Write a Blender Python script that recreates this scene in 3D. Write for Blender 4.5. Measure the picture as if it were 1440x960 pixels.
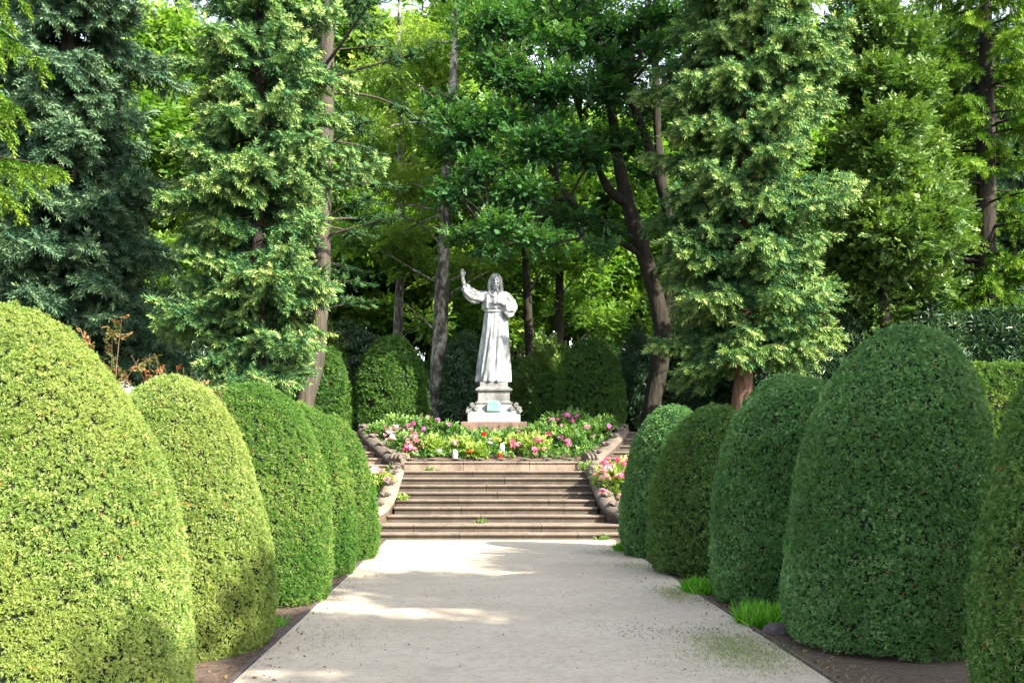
import bpy, bmesh, math
import numpy as np
from mathutils import Vector

for o in list(bpy.data.objects):
    bpy.data.objects.remove(o)
SC = bpy.context.scene
COL = SC.collection
R = math.radians
# ---------------------------------------------------------------- camera, sky, sun, exposure
CAMX, CAMZ, F, VX, VY = -0.35, 1.55, 1400.0, 676.0, 636.0
cam_d = bpy.data.cameras.new('camera')
cam = bpy.data.objects.new('camera', cam_d)
COL.objects.link(cam)
cam.location = (CAMX, 0, CAMZ)
cam.rotation_euler = (R(90), 0, 0)
cam_d.sensor_width = 36
cam_d.lens = F / 1440 * 36
cam_d.shift_x = (720 - VX) / 1440
cam_d.shift_y = (VY - 480) / 1440
cam_d.clip_end = 600
SC.camera = cam

SUN = Vector((0.67, -0.54, 0.57)).normalized()
world = bpy.data.worlds.new('World')
SC.world = world
world.use_nodes = True
wn = world.node_tree
sky = wn.nodes.new('ShaderNodeTexSky')
sky.sky_type = 'NISHITA'
sky.sun_disc = False
sky.sun_elevation = math.asin(SUN.z)
sky.sun_rotation = math.atan2(SUN.x, SUN.y)
sky.dust_density = 1.5
bg = wn.nodes['Background']
bg.inputs['Strength'].default_value = 0.15
hs = wn.nodes.new('ShaderNodeHueSaturation')
hs.inputs['Saturation'].default_value = 0.45
wn.links.new(sky.outputs['Color'], hs.inputs['Color'])
wn.links.new(hs.outputs['Color'], bg.inputs['Color'])
sun_d = bpy.data.lights.new('sun', 'SUN')
sun_d.energy = 4.8
sun_d.angle = R(0.6)
sun_d.color = (1.0, 0.91, 0.74)
sun = bpy.data.objects.new('sun', sun_d)
COL.objects.link(sun)
sun.rotation_euler = (-SUN).to_track_quat('-Z', 'Y').to_euler()
SC.view_settings.view_transform = 'Standard'
SC.view_settings.look = 'None'
SC.view_settings.gamma = 1
SC.view_settings.exposure = 2.1
SC.cycles.max_bounces = 7
SC.cycles.diffuse_bounces = 4
SC.cycles.transmission_bounces = 4
SC.cycles.glossy_bounces = 2
SC.cycles.sample_clamp_indirect = 8

def W(px, py, D):
    """a point of the place, from where it is seen in the photograph and its distance"""
    return np.array([CAMX + (px - VX) * D / F, D, CAMZ - (py - VY) * D / F])

# ---------------------------------------------------------------- helpers
def tag(o, label=None, cat=None, group=None, kind=None):
    if label: o['label'] = label
    if cat: o['category'] = cat
    if group: o['group'] = group
    if kind: o['kind'] = kind
    return o

def thing(name, loc=(0, 0, 0), label=None, cat=None, group=None, rz=0, sc=1):
    o = bpy.data.objects.new(name, None)
    o.empty_display_size = 0.2
    COL.objects.link(o)
    o.location = [float(v) for v in loc]
    o.rotation_euler = (0, 0, rz)
    o.scale = (sc, sc, sc) if np.isscalar(sc) else sc
    return tag(o, label, cat, group)

def mesh_np(name, V, faces, mats, tint=None, smooth=False):
    """V (n,3); faces: list of (array (m,k), material index); tint: list of arrays per face"""
    V = np.ascontiguousarray(V, dtype=np.float32)
    me = bpy.data.meshes.new(name)
    me.vertices.add(len(V))
    me.vertices.foreach_set('co', V.ravel())
    faces = [(np.asarray(f, dtype=np.int32), m) for f, m in faces if len(f)]
    tot = sum(f.size for f, _ in faces)
    me.loops.add(tot)
    me.loops.foreach_set('vertex_index', np.concatenate([f.ravel() for f, _ in faces]))
    n = sum(len(f) for f, _ in faces)
    me.polygons.add(n)
    totals = np.concatenate([np.full(len(f), f.shape[1], np.int32) for f, _ in faces])
    starts = np.concatenate([[0], np.cumsum(totals)[:-1]]).astype(np.int32)
    me.polygons.foreach_set('loop_start', starts)
    me.polygons.foreach_set('loop_total', totals)
    me.polygons.foreach_set('material_index', np.concatenate([np.full(len(f), m, np.int32) for f, m in faces]))
    me.polygons.foreach_set('use_smooth', np.full(n, bool(smooth)))
    if tint is not None:
        a = me.attributes.new('tint', 'FLOAT', 'FACE')
        a.data.foreach_set('value', np.ascontiguousarray(tint, dtype=np.float32))
    for m in (mats if isinstance(mats, (list, tuple)) else [mats]):
        me.materials.append(m)
    me.update(calc_edges=True)
    me.validate()
    return me

def link(name, me, parent=None, loc=(0, 0, 0)):
    o = bpy.data.objects.new(name, me)
    COL.objects.link(o)
    o.location = [float(v) for v in loc]
    if parent is not None:
        o.parent = parent
    return o

class Acc:
    """collects pieces of one mesh"""
    def __init__(s): s.V = []; s.F = []; s.T = []; s.n = 0
    def add(s, V, F, m=0, t=None):
        V = np.asarray(V, float); F = np.asarray(F)
        s.V.append(V); s.F.append((F + s.n, m)); s.n += len(V)
        s.T.append(np.zeros(len(F)) if t is None else np.broadcast_to(np.asarray(t, float), (len(F),)).copy())
        return s
    def mesh(s, name, mats, smooth=False):
        # keep the face order and tint order the same
        return mesh_np(name, np.concatenate(s.V), s.F, mats, np.concatenate(s.T), smooth)
    def obj(s, name, mats, parent=None, loc=(0, 0, 0), smooth=False):
        return link(name, s.mesh(name, mats, smooth), parent, loc)

def nrm(a):
    a = np.asarray(a, float)
    return a / np.maximum(np.linalg.norm(a, axis=-1, keepdims=True), 1e-9)

def box(x0, x1, y0, y1, z0, z1):
    V = np.array([(x, y, z) for z in (z0, z1) for y in (y0, y1) for x in (x0, x1)], float)
    Fq = np.array([(0, 2, 3, 1), (4, 5, 7, 6), (0, 1, 5, 4), (2, 6, 7, 3), (0, 4, 6, 2), (1, 3, 7, 5)])
    return V, Fq

def wob(P, freq, seed, n=7):
    r = np.random.default_rng(seed)
    out = np.zeros(len(P))
    for i in range(n):
        k = nrm(r.normal(size=3)) * freq * r.uniform(0.6, 1.7)
        out += np.sin(P @ k + r.uniform(0, 6.28))
    return out / n * 1.6

def tube(pts, rad, n=10, bark=0.0, seed=0, sub=0, cap=False):
    pts = np.asarray(pts, float); rad = np.asarray(rad, float)
    if sub:                      # Catmull-Rom refinement
        m = len(pts); t = np.linspace(0, m - 1, (m - 1) * sub + 1)
        i = np.clip(np.floor(t).astype(int), 0, m - 2); u = (t - i)[:, None]
        p0 = pts[np.maximum(i - 1, 0)]; p1 = pts[i]; p2 = pts[i + 1]; p3 = pts[np.minimum(i + 2, m - 1)]
        pts = 0.5 * (2 * p1 + (p2 - p0) * u + (2 * p0 - 5 * p1 + 4 * p2 - p3) * u ** 2 + (3 * p1 - p0 - 3 * p2 + p3) * u ** 3)
        rad = np.interp(t, np.arange(m), rad)
    m = len(pts)
    T = nrm(np.gradient(pts, axis=0))
    up = np.array([1.0, 0.13, 0.02]) if abs(T[0][0]) < 0.8 else np.array([0.0, 0.1, 1.0])
    A = np.zeros_like(pts); a = up
    for k in range(m):
        a = a - T[k] * (a @ T[k]); a = a / np.linalg.norm(a); A[k] = a
    B = np.cross(T, A)
    th = np.arange(n) * 2 * np.pi / n
    V = pts[:, None] + rad[:, None, None] * (np.cos(th)[None, :, None] * A[:, None] + np.sin(th)[None, :, None] * B[:, None])
    if bark:
        N = nrm(V - pts[:, None])
        q = V.reshape(-1, 3) * np.array([1, 1, 0.35])
        V = V + N * (bark * wob(q, 14, seed + 5) + bark * 1.3 * wob(V.reshape(-1, 3), 2.6, seed + 6)).reshape(m, n, 1) * np.minimum(rad / max(rad.max(), 1e-6) + .2, 1)[:, None, None]
    V = V.reshape(-1, 3)
    i, j = np.meshgrid(np.arange(m - 1), np.arange(n), indexing='ij')
    j2 = (j + 1) % n
    Fq = np.stack([i * n + j, i * n + j2, (i + 1) * n + j2, (i + 1) * n + j], -1).reshape(-1, 4)
    if cap:
        V = np.concatenate([V, pts[:1], pts[-1:]]); c0 = m * n
        f0 = [(c0, (k + 1) % n, k, k) for k in range(n)]
        f1 = [(c0 + 1, (m - 1) * n + k, (m - 1) * n + (k + 1) % n, (m - 1) * n + (k + 1) % n) for k in range(n)]
        return V, Fq, np.array(f0)[:, :3], np.array(f1)[:, :3]
    return V, Fq

def acc_tube(ac, *a, m=0, **k):
    r = tube(*a, **k)
    if len(r) == 4:
        n0 = ac.n; ac.add(r[0], r[1], m)
        ac.F.append((r[2] + n0, m)); ac.T.append(np.zeros(len(r[2])))
        ac.F.append((r[3] + n0, m)); ac.T.append(np.zeros(len(r[3])))
    else:
        ac.add(r[0], r[1], m)

def frames(rng, d, flat=None):
    """orthonormal frames with Z along d; X random, or horizontal when flat"""
    Z = nrm(d)
    ref = rng.normal(size=Z.shape) if flat is None else np.tile([0, 0, 1.0], (len(Z), 1)) + rng.normal(size=Z.shape) * flat
    X = nrm(np.cross(Z, ref)); Y = np.cross(Z, X)
    return X, Y, Z

def inst(T, TF, P, fr, S):
    X, Y, Z = fr
    S = np.broadcast_to(np.asarray(S, float), (len(P),))
    V = P[:, None] + S[:, None, None] * (T[None, :, 0, None] * X[:, None] + T[None, :, 1, None] * Y[:, None] + T[None, :, 2, None] * Z[:, None])
    Fa = (TF[None] + (np.arange(len(P)) * len(T))[:, None, None]).reshape(-1, TF.shape[1])
    return V.reshape(-1, 3), Fa

def sample(rng, V, Fa, n):
    if Fa.shape[1] == 4:
        Fa = np.concatenate([Fa[:, [0, 1, 2]], Fa[:, [0, 2, 3]]])
    a, b, c = V[Fa[:, 0]], V[Fa[:, 1]], V[Fa[:, 2]]
    cr = np.cross(b - a, c - a); ar = np.linalg.norm(cr, axis=1)
    i = rng.choice(len(Fa), n, p=ar / ar.sum())
    u, v = rng.random(n), rng.random(n); f = u + v > 1; u[f] = 1 - u[f]; v[f] = 1 - v[f]
    return a[i] + u[:, None] * (b - a)[i] + v[:, None] * (c - a)[i], nrm(cr[i])

# leaf templates ---------------------------------------------------------------
def tpl_sprig(n=6, lean=0.85, w=0.115):
    V = []; Fa = []
    for k in range(n):
        a = 2 * math.pi * k / n + 0.4 * (k % 2); c, s = math.cos(a), math.sin(a)
        l = 1.15 if k % 2 else 0.8
        tip = np.array([c * lean * l, s * lean * l, 0.75 * l]); mid = tip * 0.5 + np.array([0, 0, .06])
        sd = np.array([-s, c, 0]) * w
        b = len(V); V += [np.zeros(3) + [0, 0, -.1], mid + sd, tip, mid - sd]; Fa += [(b, b + 1, b + 2), (b, b + 2, b + 3)]
    return np.array(V), np.array(Fa)

def tpl_shoot():
    V = []; Fa = []; k = 0
    for zi, z in enumerate((0.0, 0.2, 0.4, 0.6, 0.78)):
        for q in range(3):
            a = 2 * math.pi * (q / 3) + zi * 0.9; c, s = math.cos(a), math.sin(a)
            rr = 0.34 if zi < 4 else 0.18
            b = len(V)
            V += [np.array([-s * .09, c * .09, z]), np.array([s * .09, -c * .09, z]), np.array([c * rr, s * rr, z + .30])]
            Fa += [(b, b + 1, b + 2)]
    return np.array(V), np.array(Fa)

def tpl_spray(n=7, L=0.42, w=0.17, seed=1, droop=.25):
    r = np.random.default_rng(seed); V = []; Fa = []
    for k in range(n):
        z = 0.05 + 0.9 * k / (n - 1); sgn = 1 if k % 2 else -1
        if k == n - 1: sgn = 0
        d = nrm(np.array([sgn * 0.9, r.uniform(-.35, .2), 0.6 if sgn else 1.0]))
        side = nrm(np.cross(d, [0, 1, 0]) + np.array([0, r.uniform(-.6, .6), 0]))
        up = np.cross(side, d); l = L * r.uniform(.75, 1.15)
        p = np.array([0, -droop * z * z, z * .85])
        b = len(V)
        V += [p, p + d * l * .45 + side * w + up * .05, p + d * l, p + d * l * .45 - side * w + up * .05]
        Fa += [(b, b + 1, b + 2), (b, b + 2, b + 3)]
    return np.array(V), np.array(Fa)

def tpl_rosette(n=8, w=.13):
    V = []; Fa = []
    for k in range(n):
        a = 2 * math.pi * k / n + .3 * (k % 3); c, s = math.cos(a), math.sin(a)
        el = .1 + .35 * (k % 3)
        tip = np.array([c, s, el]) * (.8 + .2 * (k % 2)); mid = tip * .5 + [0, 0, .1]; sd = np.array([-s, c, 0]) * w
        b = len(V); V += [np.zeros(3), mid + sd, tip, mid - sd]; Fa += [(b, b + 1, b + 2), (b, b + 2, b + 3)]
    return np.array(V), np.array(Fa)

SPRIG = tpl_sprig(); SHOOT = tpl_shoot(); SPRAY = tpl_spray(); BIGSPRAY = tpl_spray(6, .5, .2, 4); ROSETTE = tpl_rosette()
HANG = tpl_spray(8, .3, .09, 9, .1)
BLADE = (np.array([(-.06, 0, 0), (.06, 0, 0), (.045, .1, .5), (-.045, .1, .5), (0, .35, 1)]), np.array([(0, 1, 2), (0, 2, 3), (3, 2, 4)]))

# ---------------------------------------------------------------- materials
def nt(name):
    m = bpy.data.materials.new(name); m.use_nodes = True
    n = m.node_tree; b = n.nodes['Principled BSDF']
    return m, n, b

def ramp(n, stops, interp='LINEAR'):
    r = n.nodes.new('ShaderNodeValToRGB'); cr = r.color_ramp; cr.interpolation = interp
    while len(cr.elements) < len(stops): cr.elements.new(0.5)
    for e, (p, c) in zip(cr.elements, stops):
        e.position = p; e.color = (*c, 1)
    return r

def noise(n, scale, detail=4, rough=.55, coord=None, out='Fac', stretch=None):
    t = n.nodes.new('ShaderNodeTexNoise')
    t.inputs['Scale'].default_value = scale; t.inputs['Detail'].default_value = detail; t.inputs['Roughness'].default_value = rough
    if coord is None:
        tc = n.nodes.new('ShaderNodeTexCoord'); coord = tc.outputs['Object']
    if stretch:
        mp = n.nodes.new('ShaderNodeMapping'); mp.inputs['Scale'].default_value = stretch
        n.links.new(coord, mp.inputs['Vector']); coord = mp.outputs['Vector']
    n.links.new(coord, t.inputs['Vector'])
    return t.outputs[out]

def mix(n, fac, a, b, mode='MIX'):
    m = n.nodes.new('ShaderNodeMix'); m.data_type = 'RGBA'; m.blend_type = mode
    for s, v in ((m.inputs[0], fac), (m.inputs[6], a), (m.inputs[7], b)):
        if isinstance(v, (int, float)): s.default_value = v
        elif isinstance(v, tuple): s.default_value = (*v, 1)
        else: n.links.new(v, s)
    return m.outputs[2]

def bump(n, b, h, strength=.4, dist=.02):
    bp = n.nodes.new('ShaderNodeBump'); bp.inputs['Strength'].default_value = strength; bp.inputs['Distance'].default_value = dist
    n.links.new(h, bp.inputs['Height']); n.links.new(bp.outputs['Normal'], b.inputs['Normal'])

def leaf_mat(name, stops, trans=.3, tcol=(1.25, 1.3, .55), rough=.5, spec=.35, patch=None, psc=1.3):
    """leaf colour from the per-leaf 'tint', varied in larger patches; light passes through the blade"""
    m, n, b = nt(name)
    at = n.nodes.new('ShaderNodeAttribute'); at.attribute_name = 'tint'
    r = ramp(n, stops)
    n.links.new(at.outputs['Fac'], r.inputs['Fac'])
    c = r.outputs['Color']
    if patch:
        nz = noise(n, psc, 3)
        rr = ramp(n, [(.42, (0, 0, 0)), (.62, (1, 1, 1))]); n.links.new(nz, rr.inputs['Fac'])
        c = mix(n, rr.outputs['Color'], c, mix(n, .6, c, patch))
    n.links.new(c, b.inputs['Base Color'])
    b.inputs['Roughness'].default_value = rough; b.inputs['Specular IOR Level'].default_value = spec
    tr = n.nodes.new('ShaderNodeBsdfTranslucent')
    n.links.new(mix(n, 1.0, c, tcol, 'MULTIPLY'), tr.inputs['Color'])
    ms = n.nodes.new('ShaderNodeMixShader'); ms.inputs[0].default_value = trans
    n.links.new(b.outputs[0], ms.inputs[1]); n.links.new(tr.outputs[0], ms.inputs[2])
    n.links.new(ms.outputs[0], n.nodes['Material Output'].inputs['Surface'])
    return m

def plain(name, a, bcol, sc=6, rough=.8, bs=.4, bd=.02, stretch=None, detail=6, spec=.3):
    m, n, b = nt(name)
    nz = noise(n, sc, detail, .6, stretch=stretch)
    r = ramp(n, [(.3, a), (.7, bcol)]); n.links.new(nz, r.inputs['Fac'])
    n.links.new(r.outputs['Color'], b.inputs['Base Color'])
    b.inputs['Roughness'].default_value = rough; b.inputs['Specular IOR Level'].default_value = spec
    bump(n, b, nz, bs, bd)
    return m

def stone_mat(name, base, dark, moss=(.05, .06, .03), mossamt=.5, stain=(.05, .045, .04)):
    m, n, b = nt(name)
    n1 = noise(n, 2.2, 6, .65); n2 = noise(n, 28, 5, .6); n3 = noise(n, 5, 6, .7)
    r1 = ramp(n, [(.32, dark), (.62, base)]); n.links.new(n1, r1.inputs['Fac'])
    r3 = ramp(n, [(.52, (0, 0, 0)), (.72, (mossamt,) * 3)]); n.links.new(n3, r3.inputs['Fac'])
    c = mix(n, r3.outputs['Color'], r1.outputs['Color'], moss)
    n4 = noise(n, 3.2, 6, .7, stretch=(1.0, 1.0, .35))
    r4 = ramp(n, [(.48, (0, 0, 0)), (.72, (.75, .75, .75))]); n.links.new(n4, r4.inputs['Fac'])
    c = mix(n, r4.outputs['Color'], c, stain)
    r2 = ramp(n, [(.3, (.75, .75, .75)), (.7, (1.1, 1.1, 1.1))]); n.links.new(n2, r2.inputs['Fac'])
    c = mix(n, 1.0, c, r2.outputs['Color'], 'MULTIPLY')
    n.links.new(c, b.inputs['Base Color']); b.inputs['Roughness'].default_value = .88
    b.inputs['Specular IOR Level'].default_value = .2
    bump(n, b, n2, .5, .012)
    return m

M = {}
M['yew_sun'] = leaf_mat('yew_sunlit', [(0, (.035, .095, .014)), (.35, (.115, .20, .032)), (.6, (.20, .29, .068)), (.95, (.40, .45, .16)), (.985, (.40, .15, .04)), (1, (.42, .18, .06))], .18, spec=.3, patch=(.22, .28, .06))  # yew green brightened, sunlight on the left domes put into the colour
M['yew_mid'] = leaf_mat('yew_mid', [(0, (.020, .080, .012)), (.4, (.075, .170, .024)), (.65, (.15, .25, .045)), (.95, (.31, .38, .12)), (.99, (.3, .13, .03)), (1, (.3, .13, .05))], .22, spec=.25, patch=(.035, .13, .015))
M['yew_dark'] = leaf_mat('yew_dark', [(0, (.010, .058, .016)), (.4, (.056, .178, .032)), (.65, (.118, .28, .068)), (.95, (.30, .47, .22)), (.993, (.36, .18, .07)), (1, (.38, .2, .08))], .15, rough=.40, spec=.5, patch=(.055, .14, .022))  # palest stop lifted to paint glints of sky on the leaves
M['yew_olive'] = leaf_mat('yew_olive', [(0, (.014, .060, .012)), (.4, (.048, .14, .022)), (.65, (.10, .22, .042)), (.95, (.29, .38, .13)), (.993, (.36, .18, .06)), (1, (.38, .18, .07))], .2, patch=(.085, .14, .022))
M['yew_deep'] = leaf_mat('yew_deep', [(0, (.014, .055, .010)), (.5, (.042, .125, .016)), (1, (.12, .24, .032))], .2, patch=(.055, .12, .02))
M['shade_core'] = plain('shade_core', (.004, .008, .003), (.008, .014, .005), 12, .95, .8, .03)  # near-black shell for the inner twigs, paints the shade between sprigs
M['spruce'] = leaf_mat('blue_spruce', [(0, (.022, .070, .030)), (.45, (.048, .13, .052)), (.72, (.14, .25, .076)), (1, (.32, .42, .145))], .12, tcol=(1.2, 1.25, .5), rough=.6, spec=.15)
M['spruce_dark'] = leaf_mat('dark_spruce', [(0, (.024, .068, .040)), (.5, (.055, .120, .070)), (1, (.14, .225, .12))], .12, rough=.6, spec=.15)
M['spruce_light'] = leaf_mat('light_spruce', [(0, (.030, .090, .012)), (.5, (.08, .175, .02)), (1, (.20, .31, .04))], .25, spec=.15)
M['pine'] = leaf_mat('pine', [(0, (.010, .040, .016)), (.5, (.025, .070, .024)), (1, (.065, .13, .04))], .12, spec=.15)
M['oak'] = leaf_mat('oak_leaf', [(0, (.016, .065, .020)), (.5, (.040, .122, .034)), (1, (.12, .225, .07))], .34, tcol=(1.4, 1.6, .4), spec=.3)
M['birch'] = leaf_mat('birch_leaf', [(0, (.07, .14, .014)), (.5, (.155, .255, .035)), (1, (.31, .40, .075))], .48, tcol=(1.3, 1.42, .55))
M['lime'] = leaf_mat('lime_leaf', [(0, (.05, .125, .012)), (.5, (.112, .225, .034)), (1, (.25, .37, .075))], .46, tcol=(1.28, 1.42, .6))
M['haw'] = leaf_mat('glossy_leaf', [(0, (.035, .095, .016)), (.5, (.085, .165, .03)), (1, (.17, .26, .06))], .3, spec=.55)
M['laurel'] = leaf_mat('laurel_leaf', [(0, (.018, .052, .022)), (.5, (.034, .085, .034)), (1, (.07, .13, .055))], .15, rough=.4, spec=.5)
M['rose_leaf'] = leaf_mat('rose_leaf', [(0, (.030, .085, .020)), (.5, (.065, .165, .028)), (1, (.20, .32, .08))], .3)
M['pale_leaf'] = leaf_mat('pale_leaf', [(0, (.07, .16, .02)), (.5, (.20, .32, .05)), (1, (.40, .47, .14))], .3)
M['red_leaf'] = leaf_mat('red_leaf', [(0, (.08, .12, .03)), (.6, (.17, .14, .05)), (1, (.25, .085, .035))], .35, tcol=(1.3, 1.1, .6))
M['grass'] = leaf_mat('grass_blade', [(0, (.06, .24, .010)), (.5, (.10, .33, .018)), (1, (.22, .44, .05))], .4)
M['moss'] = leaf_mat('path_weed', [(0, (.11, .17, .04)), (.5, (.20, .27, .08)), (1, (.34, .38, .17))], .3)
M['litter'] = leaf_mat('dry_leaf', [(0, (.05, .03, .016)), (.6, (.16, .085, .04)), (1, (.26, .19, .06))], .15)
M['bark'] = plain('bark_grey', (.028, .024, .019), (.078, .068, .055), 9, .95, 1.0, .06, stretch=(1, 1, .18))
M['bark_dark'] = plain('bark_dark', (.009, .008, .006), (.034, .029, .022), 9, .95, 1.0, .06, stretch=(1, 1, .2))
M['bark_red'] = plain('bark_red', (.055, .032, .022), (.17, .105, .072), 10, .95, 1.0, .05, stretch=(1, 1, .2))
M['twig'] = plain('dead_twig', (.055, .045, .035), (.13, .11, .085), 8, .95, .3, .01)
M['soil'] = plain('soil', (.060, .042, .032), (.13, .095, .072), 22, .98, 1, .03)
M['stone'] = stone_mat('sandstone_step', (.235, .19, .155), (.165, .132, .108), mossamt=.3)
M['stone_riser'] = stone_mat('dark_riser', (.098, .077, .062), (.055, .044, .036), mossamt=.4)  # riser faces, darker than the treads
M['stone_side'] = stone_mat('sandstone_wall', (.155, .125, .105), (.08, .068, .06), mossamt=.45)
M['stone_lit'] = stone_mat('sandstone_sunlit', (.25, .195, .152), (.16, .125, .10), mossamt=.25)  # the same sandstone in a brighter tone, sunlight put into the colour
M['plinth'] = stone_mat('red_plinth', (.20, .125, .105), (.115, .072, .06), mossamt=.15)
M['ground'] = plain('woodland_floor', (.030, .034, .014), (.07, .065, .035), 5, .98, 1, .05)
M['rock'] = stone_mat('boulder', (.34, .32, .31), (.2, .19, .18), mossamt=.2)
M['darkrock'] = plain('dark_rock', (.05, .042, .045), (.12, .10, .10), 9, .95, .8, .03)

def marble():
    m, n, b = nt('marble')
    n1 = noise(n, 3.0, 6, .6, stretch=(1, 1, .4)); n2 = noise(n, 14, 6, .7, stretch=(1, 1, .35))
    r1 = ramp(n, [(.36, (.15, .168, .185)), (.58, (.37, .378, .385))]); n.links.new(n1, r1.inputs['Fac'])
    r2 = ramp(n, [(.36, (.55, .57, .58)), (.56, (1, 1, 1))]); n.links.new(n2, r2.inputs['Fac'])
    n.links.new(mix(n, 1, r1.outputs['Color'], r2.outputs['Color'], 'MULTIPLY'), b.inputs['Base Color'])
    b.inputs['Roughness'].default_value = .55; b.inputs['Specular IOR Level'].default_value = .3
    bump(n, b, n2, .2, .01)
    return m
M['marble'] = marble()

def pedestal_mat():
    m, n, b = nt('stained_pedestal')
    n1 = noise(n, 3.0, 6, .6, stretch=(1.6, 1.6, .3)); n2 = noise(n, 9, 6, .7)
    r1 = ramp(n, [(.3, (.10, .105, .105)), (.5, (.20, .205, .205)), (.7, (.30, .31, .305))]); n.links.new(n2, r1.inputs['Fac'])
    r2 = ramp(n, [(.44, (0, 0, 0)), (.66, (.85, .85, .85))]); n.links.new(n1, r2.inputs['Fac'])
    n.links.new(mix(n, r2.outputs['Color'], r1.outputs['Color'], (.21, .33, .30)), b.inputs['Base Color'])
    b.inputs['Roughness'].default_value = .75
    bump(n, b, n2, .4, .012)
    return m
M['pedestal'] = pedestal_mat()
M['greystone'] = stone_mat('grey_granite', (.24, .242, .24), (.12, .122, .122), moss=(.2, .2, .19), mossamt=.3)
M['verdigris'] = plain('verdigris_bronze', (.08, .20, .17), (.20, .37, .32), 12, .7, .6, .02)

def path_mat():
    m, n, b = nt('gravel')
    n1 = noise(n, .9, 5, .6, stretch=(.6, 1, 1)); n2 = noise(n, 90, 4, .7); n3 = noise(n, 420, 2, .6); n4 = noise(n, 3.5, 6, .7)
    r1 = ramp(n, [(.35, (.41, .355, .285)), (.65, (.465, .41, .335))]); n.links.new(n1, r1.inputs['Fac'])
    r2 = ramp(n, [(.25, (.62, .62, .62)), (.5, (1, 1, 1)), (.75, (1.18, 1.18, 1.18))]); n.links.new(n2, r2.inputs['Fac'])
    r3 = ramp(n, [(.33, (.55, .53, .52)), (.42, (1, 1, 1)), (.7, (1.1, 1.1, 1.08))]); n.links.new(n3, r3.inputs['Fac'])
    c = mix(n, 1, r1.outputs['Color'], r2.outputs['Color'], 'MULTIPLY')
    c = mix(n, .8, c, r3.outputs['Color'], 'MULTIPLY')
    n5 = noise(n, 17, 6, .75)
    r5 = ramp(n, [(.36, (.80, .79, .78)), (.5, (1, 1, 1)), (.66, (1.07, 1.06, 1.04))]); n.links.new(n5, r5.inputs['Fac'])
    c = mix(n, .9, c, r5.outputs['Color'], 'MULTIPLY')
    r4 = ramp(n, [(.5, (0, 0, 0)), (.72, (.7, .7, .7))]); n.links.new(n4, r4.inputs['Fac'])
    c = mix(n, r4.outputs['Color'], c, (.33, .292, .242))
    n.links.new(c, b.inputs['Base Color']); b.inputs['Roughness'].default_value = .95; b.inputs['Specular IOR Level'].default_value = .15
    bump(n, b, n2, .35, .006)
    return m
M['path'] = path_mat()
M['pebble'] = plain('pebble', (.10, .09, .08), (.26, .24, .21), 30, .9, .2, .01)

def birchbark():
    m, n, b = nt('birch_bark')
    n1 = noise(n, 5, 6, .7, stretch=(1, 1, .45)); n2 = noise(n, 22, 4, .6, stretch=(1, 1, .3))
    r1 = ramp(n, [(.40, (.03, .027, .022)), (.50, (.14, .125, .10)), (.60, (.40, .38, .34))]); n.links.new(n1, r1.inputs['Fac'])
    n.links.new(r1.outputs['Color'], b.inputs['Base Color']); b.inputs['Roughness'].default_value = .9
    bump(n, b, n2, 1, .04)
    return m
M['birchbark'] = birchbark()

def col_mat(name, c, rough=.5, trans=0.0, spec=.4):
    m, n, b = nt(name)
    nz = noise(n, 40, 3)
    r = ramp(n, [(.3, tuple(v * .8 for v in c)), (.7, c)]); n.links.new(nz, r.inputs['Fac'])
    n.links.new(r.outputs['Color'], b.inputs['Base Color']); b.inputs['Roughness'].default_value = rough
    b.inputs['Specular IOR Level'].default_value = spec
    if trans:
        tr = n.nodes.new('ShaderNodeBsdfTranslucent'); n.links.new(r.outputs['Color'], tr.inputs['Color'])
        ms = n.nodes.new('ShaderNodeMixShader'); ms.inputs[0].default_value = trans
        n.links.new(b.outputs[0], ms.inputs[1]); n.links.new(tr.outputs[0], ms.inputs[2])
        n.links.new(ms.outputs[0], n.nodes['Material Output'].inputs['Surface'])
    return m
M['pink'] = col_mat('pink_petal', (.85, .20, .36), .6, .3)
M['pale_pink'] = col_mat('pale_pink_petal', (.88, .50, .54), .6, .3)
M['magenta'] = col_mat('magenta_petal', (.72, .18, .50), .6, .3)
M['red'] = col_mat('red_petal', (.65, .03, .02), .5, .2)
M['orange'] = col_mat('orange_petal', (.75, .16, .03), .5, .2)
M['white_petal'] = col_mat('white_petal', (.80, .80, .78), .5, .3)
M['yellow'] = col_mat('yellow_petal', (.80, .50, .04), .5, .3)
M['red_plastic'] = col_mat('red_plastic', (.60, .015, .015), .25, .2)
M['white_plastic'] = col_mat('white_plastic', (.78, .78, .75), .35, .2)
M['gold_lid'] = col_mat('gold_lid', (.55, .40, .12), .35)
M['mushroom'] = col_mat('tan', (.45, .26, .14), .7)

# ---------------------------------------------------------------- terrain, path, soil
def ground_z(x, y):
    x = np.asarray(x, float); y = np.asarray(y, float)
    out = np.interp(y, [17.3, 18.2, 20.8, 23.2, 26, 60, 200], [0, .22, 1.08, 2.02, 2.08, 2.6, 6])
    ax = np.abs(x)
    inn = np.interp(y, [17.3, 20.5, 23.3, 24.6, 26], [-.02, .3, 1.1, 1.9, 2.08])
    t = np.clip((ax - 1.98) / .14, 0, 1)
    # the flights either side of the bed cut into the bank
    fl = np.clip((4.75 - ax) / .1, 0, 1) * np.clip((y - 20.7) / .25, 0, 1) * np.clip((23.35 - y) / .3, 0, 1)
    side = np.where(y < 26, 2.0 * np.clip((ax - 6.0) / 6.0, 0, 1) ** 1.3 * np.clip((y - 4) / 14.0, 0, 1), 0)
    o = np.maximum(out, side) - .42 * fl
    z = inn * (1 - t) + o * t
    return np.where(y > 26, np.interp(y, [26, 60, 200], [2.08, 2.6, 6]), z)

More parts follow.
